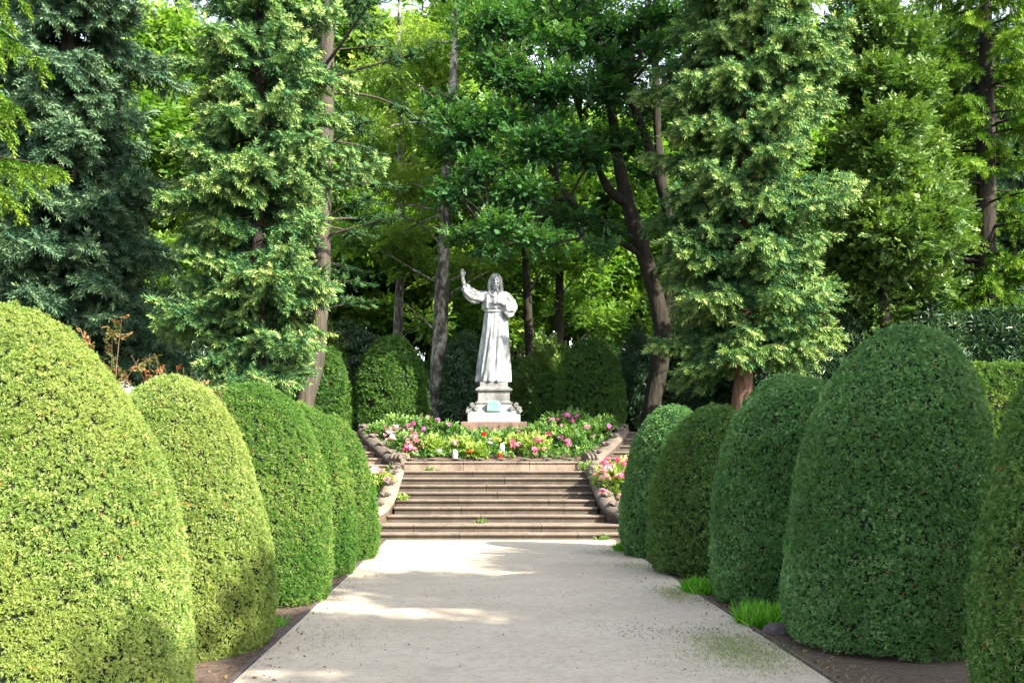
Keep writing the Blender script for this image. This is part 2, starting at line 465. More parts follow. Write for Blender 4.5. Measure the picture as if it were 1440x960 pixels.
xs = np.unique(np.concatenate([np.linspace(-160, -14, 30), np.linspace(-14, -5.2, 24), np.linspace(-5.2, 5.2, 190), np.linspace(5.2, 14, 24), np.linspace(14, 160, 30)]))
ys = np.unique(np.concatenate([np.linspace(-30, 0, 12), np.linspace(0, 16.8, 90), np.linspace(16.8, 26.5, 150), np.linspace(26.5, 45, 40), np.linspace(45, 240, 40)]))
gx, gy = np.meshgrid(xs, ys)
gz = ground_z(gx, gy)
P = np.stack([gx, gy, gz], -1).reshape(-1, 3)
P[:, 2] += .02 * wob(P, 2.2, 3) * (np.abs(P[:, 0]) > 2.3) - .006
nx = len(xs)
i, j = np.meshgrid(np.arange(len(ys) - 1), np.arange(nx - 1), indexing='ij')
Fg = np.stack([i * nx + j, i * nx + j + 1, (i + 1) * nx + j + 1, (i + 1) * nx + j], -1).reshape(-1, 4)
tag(link('ground', mesh_np('ground', P, [(Fg, 0)], M['ground'], smooth=True)), kind='structure')

def strip(name, x0, x1, y0, y1, z, mat, nx=8, ny=60, wavy=0, seed=0):
    a, b = np.meshgrid(np.linspace(0, 1, nx), np.linspace(y0, y1, ny))
    X = x0 + (x1 - x0) * a; Y = b
    if wavy: X = X + wavy * np.sin(Y * 1.7 + seed) * (a > .99) * np.sign(x1 - x0)
    V = np.stack([X, Y, np.full_like(X, z)], -1).reshape(-1, 3)
    V[:, 2] += .004 * wob(V, 1.7, 9 + seed)
    i, j = np.meshgrid(np.arange(ny - 1), np.arange(nx - 1), indexing='ij')
    Fq = np.stack([i * nx + j, i * nx + j + 1, (i + 1) * nx + j + 1, (i + 1) * nx + j], -1).reshape(-1, 4)
    return tag(link(name, mesh_np(name, V, [(Fq, 0)], mat, smooth=True)), kind='structure')
strip('path', -2.0, 2.0, -8, 17.56, .02, M['path'], 30, 160)
strip('soil', -6.4, -2.05, -8, 17.4, .012, M['soil'], 24, 100, seed=2)
strip('soil', 2.05, 6.4, -8, 17.4, .012, M['soil'], 24, 100, seed=3)

rng = np.random.default_rng(77)
for s in (-1, 1):
    ac = Acc(); y = -8.0
    while y < 17.4:
        l = rng.uniform(.9, 1.05); w = rng.uniform(-.006, .006)
        x0 = s * 2.02 + w
        ac.add(*box(x0 - .012, x0 + .012, y + .003, y + l - .003, -.1, .032 + rng.uniform(-.005, .005))); y += l
    tag(ac.obj('path_edging', M['darkrock'] if s < 0 else M['stone_side']), kind='structure')

# small loose stones and litter on the gravel: nobody could count them
ac = Acc(); n = 1500
px = rng.uniform(-1.95, 1.95, n); py = 3.5 + 14 * rng.random(n) ** 1.3
cl = rng.random(n) < .28
px[cl] = np.clip(1.1 + rng.normal(size=cl.sum()) * .22, -1.9, 1.9); py[cl] = 8.5 + rng.normal(size=cl.sum()) * .22
octv = np.array([(1, 0, 0), (-1, 0, 0), (0, 1, 0), (0, -1, 0), (0, 0, .7), (0, 0, -.7)], float)
octf = np.array([(0, 2, 4), (2, 1, 4), (1, 3, 4), (3, 0, 4), (2, 0, 5), (1, 2, 5), (3, 1, 5), (0, 3, 5)])
Pp = np.stack([px, py, np.full(n, .027)], -1)
V, Fa = inst(octv, octf, Pp, frames(rng, rng.normal(size=(n, 3)) * .3 + [0, 0, 1]), .002 + .0075 * rng.random(n) ** 5)
ac.add(V, Fa)
tag(ac.obj('pebbles', M['pebble']), kind='stuff')

n = 1700
sx = np.where(rng.random(n) < .5, -1, 1) * (2.06 + np.abs(rng.normal(size=n)) * .35); sx[:520] = np.sign(sx[:520]) * np.clip(2.0 - rng.exponential(.16, 520), .6, 2.0)
Pl = np.stack([sx, rng.uniform(4, 17.3, n), np.full(n, .028)], -1)
LEAF = (np.array([(0, -1, 0), (.5, 0, .12), (0, 1, .05), (-.5, 0, .12)], float), np.array([(0, 1, 2), (0, 2, 3)]))
V, Fa = inst(*LEAF, Pl, frames(rng, rng.normal(size=(n, 3)) * .35 + [0, 0, 1]), rng.uniform(.008, .024, n))
tag(Acc().add(V, Fa, 0, np.repeat(rng.random(n), 2)).obj('leaf_litter', M['litter']), kind='stuff')

def blades(name, P, h, mat, seed, kind=None, lean=.45):
    r = np.random.default_rng(seed)
    d = np.array([0, 0, 1.0]) + r.normal(size=(len(P), 3)) * [lean, lean, .1]
    V, Fa = inst(*BLADE, P, frames(r, d), h * r.uniform(.5, 1.15, len(P)))
    o = Acc().add(V, Fa, 0, np.repeat(r.random(len(P)), 3)).obj(name, mat)
    if kind: tag(o, kind=kind)
    return o

# ---------------------------------------------------------------- clipped yews
def dome(rad, H, a, seed, skew=(0, 0), lump=.035, nth=72, nz=60, tuck=.10, squash=1.0):
    t = np.concatenate([np.linspace(0, .82, nz - 26), .82 + .18 * (1 - (1 - np.linspace(0, 1, 27)[1:]) ** 2)])
    th = np.linspace(0, 2 * np.pi, nth, endpoint=False)
    T, TH = np.meshgrid(t, th, indexing='ij')
    r = rad * np.maximum(1 - T ** a, 0) ** .5 * (1 - tuck * np.maximum(0, 1 - T / .16) ** 2)
    V = np.stack([r * np.cos(TH) + skew[0] * T ** 1.5, squash * r * np.sin(TH) + skew[1] * T ** 1.5, .03 + H * T], -1).reshape(-1, 3)
    c = np.array([0, 0, H * .45]); N = nrm(V - c)
    V = V + N * (lump * wob(V, 2.4, seed) + lump * .35 * wob(V, 7, seed + 1))[:, None]
    V[:, 2] = np.maximum(V[:, 2], .0)
    i, j = np.meshgrid(np.arange(len(t) - 1), np.arange(nth), indexing='ij'); j2 = (j + 1) % nth
    return V, np.stack([i * nth + j, i * nth + j2, (i + 1) * nth + j2, (i + 1) * nth + j], -1).reshape(-1, 4)

def clothe(rng, V, Fa, size, dens, jitter=.6, dip=.03, seed=0, tpl=SPRIG, nest=0.9):
    a = V[Fa]; area = .5 * (np.linalg.norm(np.cross(a[:, 1] - a[:, 0], a[:, 2] - a[:, 0]), axis=1).sum() + np.linalg.norm(np.cross(a[:, 2] - a[:, 0], a[:, 3] - a[:, 0]), axis=1).sum())
    n = int(area * dens)
    P, N = sample(rng, V, Fa, n)
    nt_ = int(n * .5); k = rng.integers(0, max(nt_ // 7, 1), nt_)      # most sprigs gather in small tufts
    Pt, Nt = sample(rng, V, Fa, max(nt_ // 7, 1))
    tof = rng.normal(size=(nt_, 3)); tof -= Nt[k] * (tof * Nt[k]).sum(1, keepdims=True)
    rt = size * 1.5 * np.sqrt(rng.random((nt_, 1))); tof = nrm(tof) * rt
    P[:nt_] = Pt[k] + tof + Nt[k] * ((rng.normal(size=len(Pt)) * size * .5)[k][:, None] + size * .45 - rt ** 2 / (size * 2.4)); N[:nt_] = Nt[k]
    dl = slice(int(n * .75), n); P[dl] -= N[dl] * size * rng.uniform(.8, 2.0, (n - int(n * .75), 1))     # a deeper layer behind
    bias = np.zeros((n, 3)); bias[:nt_] = tof / (size * 1.5) * .6
    tt = np.zeros(n); tt[:nt_] = (rng.normal(size=len(Pt)) * .10)[k] + .06 - .12 * (rt[:, 0] / (size * 1.5)) ** 2
    w1 = wob(P * [1, 1, 1.7], 11, seed + 2, 9); w2 = wob(P * [1, 1, 1.8], 38, seed + 3, 9)
    P = P - N * (dip * (1.5 * np.maximum(0, w1 - .35) + np.maximum(0, w2 * .7)))[:, None] + N * (rng.normal(size=n) * size * .25 - size * .25)[:, None]
    d = N * nest + bias + rng.normal(size=(n, 3)) * jitter + [0, 0, .12]
    tv = np.clip(.5 + .15 * wob(P, 3.2, seed + 4) + .10 * w2 + .08 * w1 + tt + rng.normal(size=n) * .20, 0, .94)
    Nn_ = len(P)                                    # a few bare hollows and some stray shoots
    for h in P[rng.integers(0, Nn_, max(3, int(area * .9)))]:
        dd = np.linalg.norm((P - h) * [1, 1, 1.5], axis=1); rr = rng.uniform(.03, .075)
        P = P - N * (np.clip(1 - dd / rr, 0, 1) * rr * .7)[:, None]
    st = rng.random(Nn_) < .012; P = P + N * (st * rng.uniform(.2, 1.3, Nn_) * size)[:, None]
    acc_ = rng.random(n) < .006
    tv[acc_] = 1.0
    V2, F2 = inst(*tpl, P, frames(rng, d), size * rng.uniform(.7, 1.3, n))
    return V2, F2, np.repeat(tv, len(tpl[1]))

def yew(cx, cy, rad, H, mat, label, size, seed, a=2.7, skew=(0, 0), z0=None, group='clipped yews lining the path', name='clipped_yew', dens=1.0, lump=.045, squash=1.0):
    r = np.random.default_rng(seed)
    z = float(ground_z(cx, cy)) if z0 is None else z0
    t = thing(name, (cx, cy, z), label, 'topiary', group)
    V, Fa = dome(rad, H, a, seed, skew, lump, squash=squash)
    ac = Acc()
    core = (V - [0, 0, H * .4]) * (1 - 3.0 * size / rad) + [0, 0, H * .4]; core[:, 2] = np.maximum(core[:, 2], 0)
    ac.add(core, Fa, 1)  # solid core, coloured near black so the gaps read as shade
    V2, F2, tv = clothe(r, V, Fa, size, dens * 2.5 / size ** 2, seed=seed, dip=size * 1.3, jitter=.5)
    ac.add(V2, F2, 0, tv)
    ac.obj('foliage', [M[mat], M['shade_core']], t)
    s = Acc(); acc_tube(s, [(0, 0, -.1), (.02, 0, .3), (0, .01, .8)], [.09, .07, .05], n=8)
    s.obj('stem', M['bark_dark'], t)
    return t

G1, G2 = 'clipped yews along the left edge of the path', 'clipped yews along the right edge of the path'
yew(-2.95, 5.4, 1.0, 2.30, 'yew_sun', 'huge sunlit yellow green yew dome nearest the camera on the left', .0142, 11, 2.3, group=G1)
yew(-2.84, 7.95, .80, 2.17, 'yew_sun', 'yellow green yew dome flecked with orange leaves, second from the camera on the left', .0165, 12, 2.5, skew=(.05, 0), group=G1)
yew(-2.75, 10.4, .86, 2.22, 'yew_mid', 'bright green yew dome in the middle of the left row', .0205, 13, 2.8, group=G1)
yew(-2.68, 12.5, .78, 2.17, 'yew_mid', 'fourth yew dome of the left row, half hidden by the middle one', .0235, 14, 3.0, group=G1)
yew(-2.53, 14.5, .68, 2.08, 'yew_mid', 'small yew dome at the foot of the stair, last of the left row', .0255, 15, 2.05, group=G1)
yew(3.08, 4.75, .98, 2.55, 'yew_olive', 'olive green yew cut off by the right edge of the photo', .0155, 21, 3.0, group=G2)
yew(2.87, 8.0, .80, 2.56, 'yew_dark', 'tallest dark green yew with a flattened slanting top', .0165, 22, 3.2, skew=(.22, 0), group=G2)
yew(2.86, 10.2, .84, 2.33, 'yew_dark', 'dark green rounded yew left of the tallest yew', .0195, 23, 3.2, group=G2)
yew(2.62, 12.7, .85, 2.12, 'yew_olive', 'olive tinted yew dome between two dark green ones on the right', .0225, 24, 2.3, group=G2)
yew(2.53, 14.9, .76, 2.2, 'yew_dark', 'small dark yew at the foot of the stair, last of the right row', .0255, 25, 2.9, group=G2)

# ---------------------------------------------------------------- stair
STEPZ = [.125, .25, .38, .51, .635, .765, .895, 1.03, 1.165]
STEPY = [17.5, 17.86, 18.5, 18.86, 19.22, 19.58, 19.94, 20.30, 20.66]
AX = -.06
def slab_row(ac, x0, x1, y0, y1, z0, z1, rng, lmin=1.2, lmax=2.3, nose=.03):
    """one course of a step: several long stones with rounded noses and thin joints"""
    x = x0
    cuts = [x0]
    while x < x1 - lmax * .7:
        x += rng.uniform(lmin, lmax)
        if x < x1 - .4: cuts.append(x)
    cuts.append(x1)
    for a, b in zip(cuts[:-1], cuts[1:]):
        g = .005; dz = rng.uniform(-.001, .001); dy = rng.uniform(-.002, .002)
        a += g; b -= g
        pr = [(y0 + .035 + dy, z0), (y0 + .03 + dy, z1 - .055), (y0 + .004 + dy, z1 - .045), (y0 - .008 + dy, z1 - .028), (y0 + dy, z1 - .008), (y0 + .016 + dy, z1), (y1, z1), (y1, z0)]
        nseg = 7; n = len(pr); xsn = np.linspace(a, b, nseg)
        V = np.array([(xx, p[0], p[1] + dz) for xx in xsn for p in pr])
        V[:, 1] += .003 * wob(V, 3, 17) * (V[:, 1] < y0 + .1); V[:, 2] += .0015 * wob(V, 2.5, 18) * (V[:, 2] > z0 + .02)
        Fq = [(s * n + k, s * n + (k + 1) % n, (s + 1) * n + (k + 1) % n, (s + 1) * n + k) for s in range(nseg - 1) for k in range(n)]
        n0 = ac.n
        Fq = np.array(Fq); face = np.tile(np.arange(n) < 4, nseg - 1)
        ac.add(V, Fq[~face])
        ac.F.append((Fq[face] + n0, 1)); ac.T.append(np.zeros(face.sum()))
        ac.F.append((np.array([list(range(n))[::-1], [(nseg - 1) * n + k for k in range(n)]]) + n0, 0)); ac.T.append(np.zeros(2))

stair = thing('stone_stair', (AX, 17.5, 0), 'broad brown sandstone stair of nine steps rising from the gravel path', 'stair')
rng = np.random.default_rng(5)
for k in range(9):
    ac = Acc()
    hw = 2.75 if k < 2 else (2.03 if k == 2 else 1.93)
    y1 = (STEPY[k + 1] + .06) if k < 8 else 21.12
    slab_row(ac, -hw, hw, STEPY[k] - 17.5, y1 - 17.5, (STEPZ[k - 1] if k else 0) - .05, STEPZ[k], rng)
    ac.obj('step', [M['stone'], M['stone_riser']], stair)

FZ = [1.29, 1.43, 1.57, 1.71, 1.865, 2.02]
FY = [21.25, 21.6, 21.95, 22.3, 22.65, 23.0]
WX = [2.22, 2.45, 2.66, 2.86, 3.03, 3.16]      # where the curved wall stands at each tread
for s, w in ((-1, 'left'), (1, 'right')):
    t = thing('side_stair', (AX, 21.2, 1.1), ('sunlit' if s < 0 else 'shaded') + f' short stone stair climbing on the {w} of the flower bed', 'stair', 'short stairs beside the flower bed')
    for k in range(6):
        ac = Acc()
        xi = WX[k] - .18
        slab_row(ac, *( (xi, 4.7) if s > 0 else (-4.7, -xi) ), FY[k] - 21.2, (FY[k] + (.42 if k < 5 else .6)) - 21.2, (FZ[k - 1] if k else 1.165) - 1.1 - .06, FZ[k] - 1.1, rng, 1.0, 1.5)
        ac.obj('step', [M['stone'], M['stone_riser']] if s > 0 else [M['stone_lit'], M['stone_lit']], t)  # left flight painted in the sunlit tone, right flight with darker shaded risers
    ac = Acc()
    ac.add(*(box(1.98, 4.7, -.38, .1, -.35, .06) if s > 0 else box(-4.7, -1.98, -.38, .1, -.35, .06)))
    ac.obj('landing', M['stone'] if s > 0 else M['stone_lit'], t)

def ribbon(ac, path, prof, m=0, capends=True):
    """sweep a profile (offset sideways, height) along a path of (x,y,z,scale)"""
    path = np.asarray(path, float)
    T = nrm(np.gradient(path[:, :2], axis=0)); Nn = np.stack([T[:, 1], -T[:, 0]], -1)
    n = len(prof); V = []
    for k in range(len(path)):
        sc = path[k, 3]
        for o, h in prof:
            V.append((path[k, 0] + Nn[k, 0] * o * sc, path[k, 1] + Nn[k, 1] * o * sc, path[k, 2] + h * (sc if h > -.25 else 1)))
    V = np.array(V); V += .006 * np.stack([wob(V, 6, 1), wob(V, 6, 2), wob(V, 6, 3)], -1)
    Fq = [(k * n + a, k * n + (a + 1) % n, (k + 1) * n + (a + 1) % n, (k + 1) * n + a) for k in range(len(path) - 1) for a in range(n)]
    n0 = ac.n; ac.add(V, Fq, m)
    if capends:
        ac.F.append((np.array([list(range(n))[::-1], [(len(path) - 1) * n + a for a in range(n)]]) + n0, m)); ac.T.append(np.zeros(2))

def smooth_path(pts, n):
    pts = np.asarray(pts, float); m = len(pts); t = np.linspace(0, m - 1, n)
    i = np.clip(np.floor(t).astype(int), 0, m - 2); u = (t - i)[:, None]
    p0 = pts[np.maximum(i - 1, 0)]; p1 = pts[i]; p2 = pts[i + 1]; p3 = pts[np.minimum(i + 2, m - 1)]
    return 0.5 * (2 * p1 + (p2 - p0) * u + (2 * p0 - 5 * p1 + 4 * p2 - p3) * u ** 2 + (3 * p1 - p0 - 3 * p2 + p3) * u ** 3)

PROF = [(-.13, -.6), (.13, -.6), (.13, -.10), (.165, -.085), (.17, -.03), (.12, .0), (.09, .035), (-.09, .035), (-.12, 0), (-.17, -.03), (-.165, -.085), (-.13, -.10)]
SPIRAL_N = 26
def scroll_mesh(r=.13, w=.26):
    """a stone volute: a coil of tapering roll around a drum"""
    ac = Acc()
    a = np.linspace(0, 4.2 * np.pi, 60); rr = r * (1 - a / a[-1] * .82)
    pts = np.stack([np.zeros_like(a), -np.cos(a) * rr, np.sin(a) * rr], -1)
    for xo in (-w / 2, 0, w / 2):
        acc_tube(ac, pts + [xo, 0, 0], np.interp(a, [0, a[-1]], [.042, .022]), n=7, cap=True)
    th = np.linspace(0, 2 * np.pi, 20)[:-1]
    V = np.concatenate([np.stack([np.full(19, s * w / 2), -np.cos(th) * r * .86, np.sin(th) * r * .86], -1) for s in (-1, 1)])
    n0 = ac.n; ac.add(V, [(k, (k + 1) % 19, 19 + (k + 1) % 19, 19 + k) for k in range(19)])
    ac.F.append((np.array([list(range(19)), list(range(37, 18, -1))]) + n0, 0)); ac.T.append(np.zeros(2))
    return ac.mesh('scroll', M['stone_side'], True)
def shell_mesh(r=.10):
    """a carved shell-like leaf lying on a coping"""
    ac = Acc()
    for k in range(7):
        a = (k - 3) * .42; d = np.array([math.sin(a), math.cos(a)])
        s = np.linspace(0, 1, 7)
        pts = np.stack([d[0] * r * s, d[1] * r * s - r * .4, .012 + .045 * np.sin(s * 2.6)], -1)
        acc_tube(ac, pts, r * (.07 + .17 * np.sin(s * 2.2 + .5)), n=6, cap=True)
    return ac.mesh('carving', M['stone_side'], True)
SCROLL = scroll_mesh(); SHELL = shell_mesh()

# walls round the rose bed: a low front wall and two that sweep up beside the side stairs
bw = thing('bed_wall', (AX, 21.15, 1.1), 'low straight sandstone wall along the front of the rose bed above the stair', 'wall')
ac = Acc()
slab_row(ac, -1.95, 1.95, 0, .3, .04, .265, rng, 1.1, 1.6)
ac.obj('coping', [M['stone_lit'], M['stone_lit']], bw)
for px in (575, 608, 642, 675, 705, 738, 770, 802):
    o = link('carving', SHELL, bw, (W(px, 650, 21.2)[0] - AX, .12, .275)); o.rotation_euler = (0, 0, math.pi); o.scale = (1.0, 1.0, .8)
for s, w in ((-1, 'left'), (1, 'right')):
    t = thing('curved_wall', (AX, 21.15, 1.1), f'carved stone wall sweeping up the {w} side of the rose bed', 'wall', 'carved walls beside the rose bed')
    ctrl = [(1.92, .12, .25, .85), (2.08, .14, .28, .95), (2.26, .42, .42, 1), (2.48, .8, .58, 1), (2.70, 1.2, .75, 1), (2.88, 1.6, .90, 1), (2.98, 1.95, .98, 1), (3.0, 2.2, 1.0, 1.05)]
    pth = smooth_path(ctrl, 46); pth[:, 0] *= s
    ac = Acc(); ribbon(ac, pth, PROF); ac.obj('coping', M['stone_side'], t, smooth=True)
    for q in (12, 19, 26, 33, 40):
        o = link('carving', SHELL, t, pth[q, :3] + [0, 0, .03]); o.rotation_euler = (R(14), 0, -s * R(28)); o.scale = (1.25, 1.25, 1.2)
    o = link('scroll', SCROLL, t, (s * 2.03, .1, .31)); o.rotation_euler = (0, 0, s * R(35)); o.scale = (.85, .95, .95)
    o = link('scroll', SCROLL, t, (s * 3.0, 2.15, .99)); o.rotation_euler = (0, 0, -s * R(15)); o.scale = (.95, .8, .8)
# cheeks of the main stair
for s, w in ((-1, 'left'), (1, 'right')):
    t = thing('stair_cheek', (AX, 17.5, 0), ('sunlit pale' if s < 0 else 'grey') + f' carved stone cheek curling outward on the {w} of the broad stair', 'wall', 'carved cheeks of the broad stair')
    ctrl = [(2.72, .58, .36, .9), (2.50, .62, .40, 1), (2.30, .8, .46, 1), (2.16, 1.1, .56, 1), (2.09, 1.6, .74, 1), (2.06, 2.2, .96, 1), (2.05, 2.8, 1.14, 1), (2.05, 3.4, 1.19, 1)]
    pth = smooth_path(ctrl, 52); pth[:, 0] *= s
    ac = Acc(); ribbon(ac, pth, [(o_ * 1.05, h if h > -.5 else -.75) for o_, h in PROF]); ac.obj('coping', M['stone_lit'] if s < 0 else M['stone_side'], t, smooth=True)  # left coping takes the sunlit tone, right one the plain wall stone
    for q in (12, 20, 27, 34, 41, 47):
        o = link('carving', SHELL, t, pth[q, :3] + [0, 0, .03]); o.rotation_euler = (R(14), 0, s * R(10)); o.scale = (1.25, 1.25, 1.2)
    o = link('scroll', SCROLL, t, (s * 2.62, .60, .37)); o.rotation_euler = (0, 0, s * R(80)); o.scale = (.9, 1, 1)

# back wall behind the bed
bk = thing('back_wall', (AX, 24.75, 1.9), 'low grey stone wall along the back of the rose bed', 'wall')
ac = Acc()
slab_row(ac, -3.1, 3.1, 0, .26, -.5, .22, rng, .9, 1.4)
ac.obj('coping', [M['stone_side'], M['stone_side']], bk)

# soil of the rose bed
def bed_z(y): return np.interp(y, [21.2, 22, 23.3, 24.8], [1.33, 1.60, 1.98, 2.05])
a, b = np.meshgrid(np.linspace(-1, 1, 50), np.linspace(21.32, 24.9, 40))
hwid = np.interp(b, [21.3, 21.6, 22.2, 23.3, 24.9], [1.92, 2.22, 2.55, 3.0, 3.02])
V = np.stack([AX + a * hwid, b, bed_z(b)], -1).reshape(-1, 3); V[:, 2] += .02 * wob(V, 5, 4)
i, j = np.meshgrid(np.arange(39), np.arange(49), indexing='ij')
tag(link('bed_soil', mesh_np('bed_soil', V, [(np.stack([i * 50 + j, i * 50 + j + 1, (i + 1) * 50 + j + 1, (i + 1) * 50 + j], -1).reshape(-1, 4), 0)], M['soil'], smooth=True)), kind='structure')

# ---------------------------------------------------------------- pedestal
PD = 24.1
PX = W(694, 0, PD)[0]
ped = thing('statue_pedestal', (PX, PD, 2.0), 'stepped grey stone pedestal with green bronze stains on a brown slab', 'pedestal')
def frust(levels, bev=.012):
    """square tiers: list of (half x, half y, z); corners chamfered"""
    ac = Acc(); rings = []
    for hx, hy, z in levels:
        c = bev
        rings.append([(-hx + c, -hy, z), (hx - c, -hy, z), (hx, -hy + c, z), (hx, hy - c, z), (hx - c, hy, z), (-hx + c, hy, z), (-hx, hy - c, z), (-hx, -hy + c, z)])
    V = np.array(rings).reshape(-1, 3); n = 8
    Fq = [(k * n + a, k * n + (a + 1) % n, (k + 1) * n + (a + 1) % n, (k + 1) * n + a) for k in range(len(levels) - 1) for a in range(n)]
    ac.add(V, Fq)
    ac.F.append((np.array([list(range(n))[::-1], [(len(levels) - 1) * n + a for a in range(n)]]), 0)); ac.T.append(np.zeros(2))
    return ac
frust([(.66, .62, -.5), (.66, .62, .02)]).obj('footing', M['plinth'], ped)
ac = frust([(.78, .72, .022), (.78, .72, .255), (.765, .705, .275)])
ac.obj('plinth_slab', M['plinth'], ped)
frust([(.625, .6, .277), (.625, .6, .44), (.61, .585, .46), (.60, .57, .50)]).obj('base_block', M['pedestal'], ped)
frust([(.56, .54, .502), (.56, .54, .53), (.43, .42, .64), (.425, .415, .70)]).obj('sloped_tier', M['pedestal'], ped)
frust([(.445, .43, .702), (.455, .44, .735), (.40, .39, .765), (.38, .37, .79), (.38, .37, .985)]).obj('die', M['greystone'], ped)
frust([(.39, .38, .987), (.44, .43, 1.03), (.445, .435, 1.065), (.42, .41, 1.075), (.35, .34, 1.12), (.335, .33, 1.125), (.335, .33, 1.235)]).obj('cornice', M['greystone'], ped)
ac = Acc()                                      # the round-topped bronze tablet on the front
th = np.linspace(0, np.pi, 13)
outl = [(-.175, .0)] + [(-.165 * math.cos(a), .13 + .13 * math.sin(a)) for a in th] + [(.175, .0)]
outl = np.array(outl); n = len(outl)
V = np.concatenate([np.stack([outl[:, 0] * s_, np.full(n, y_), outl[:, 1]], -1) for y_, s_ in ((.05, 1), (-.02, 1), (-.035, .9))])
ac.add(V, [(k * n + a, k * n + (a + 1) % n, (k + 1) * n + (a + 1) % n, (k + 1) * n + a) for k in range(2) for a in range(n)])
ac.F.append((np.array([[2 * n + a for a in range(n)]]), 0)); ac.T.append(np.zeros(1))
for k in range(9):                               # relief: a wreath of leaves and a sill
    a = math.pi * k / 8; acc_tube(ac, [(-.11 * math.cos(a) * u, -.032, .11 + .11 * math.sin(a) * u) for u in (.55, .8, 1)], [.010, .015, .005], n=6, cap=True)
tb = ac.obj('tablet', M['verdigris'], ped, (0, -.57, .53))
for s in (-1, 1):
    for yy in (-.5, .5):
        ac = Acc()
        for q, (dx, dz, r_) in enumerate(((0, .05, .075), (.09, .03, .055), (-.08, .04, .055), (.02, .12, .05), (.12, -.03, .04))):
            aa = np.linspace(0, 3.2 * np.pi, 22); rr = r_ * (1 - aa / aa[-1] * .8)
            acc_tube(ac, np.stack([s * dx + np.cos(aa) * rr, np.full_like(aa, -.02 * q), dz + np.sin(aa) * rr], -1), np.full(22, .02), n=6, cap=True)
        ac.obj('corner_scroll', M['greystone'], ped, (s * .50, yy * 1.06, .55), smooth=True)

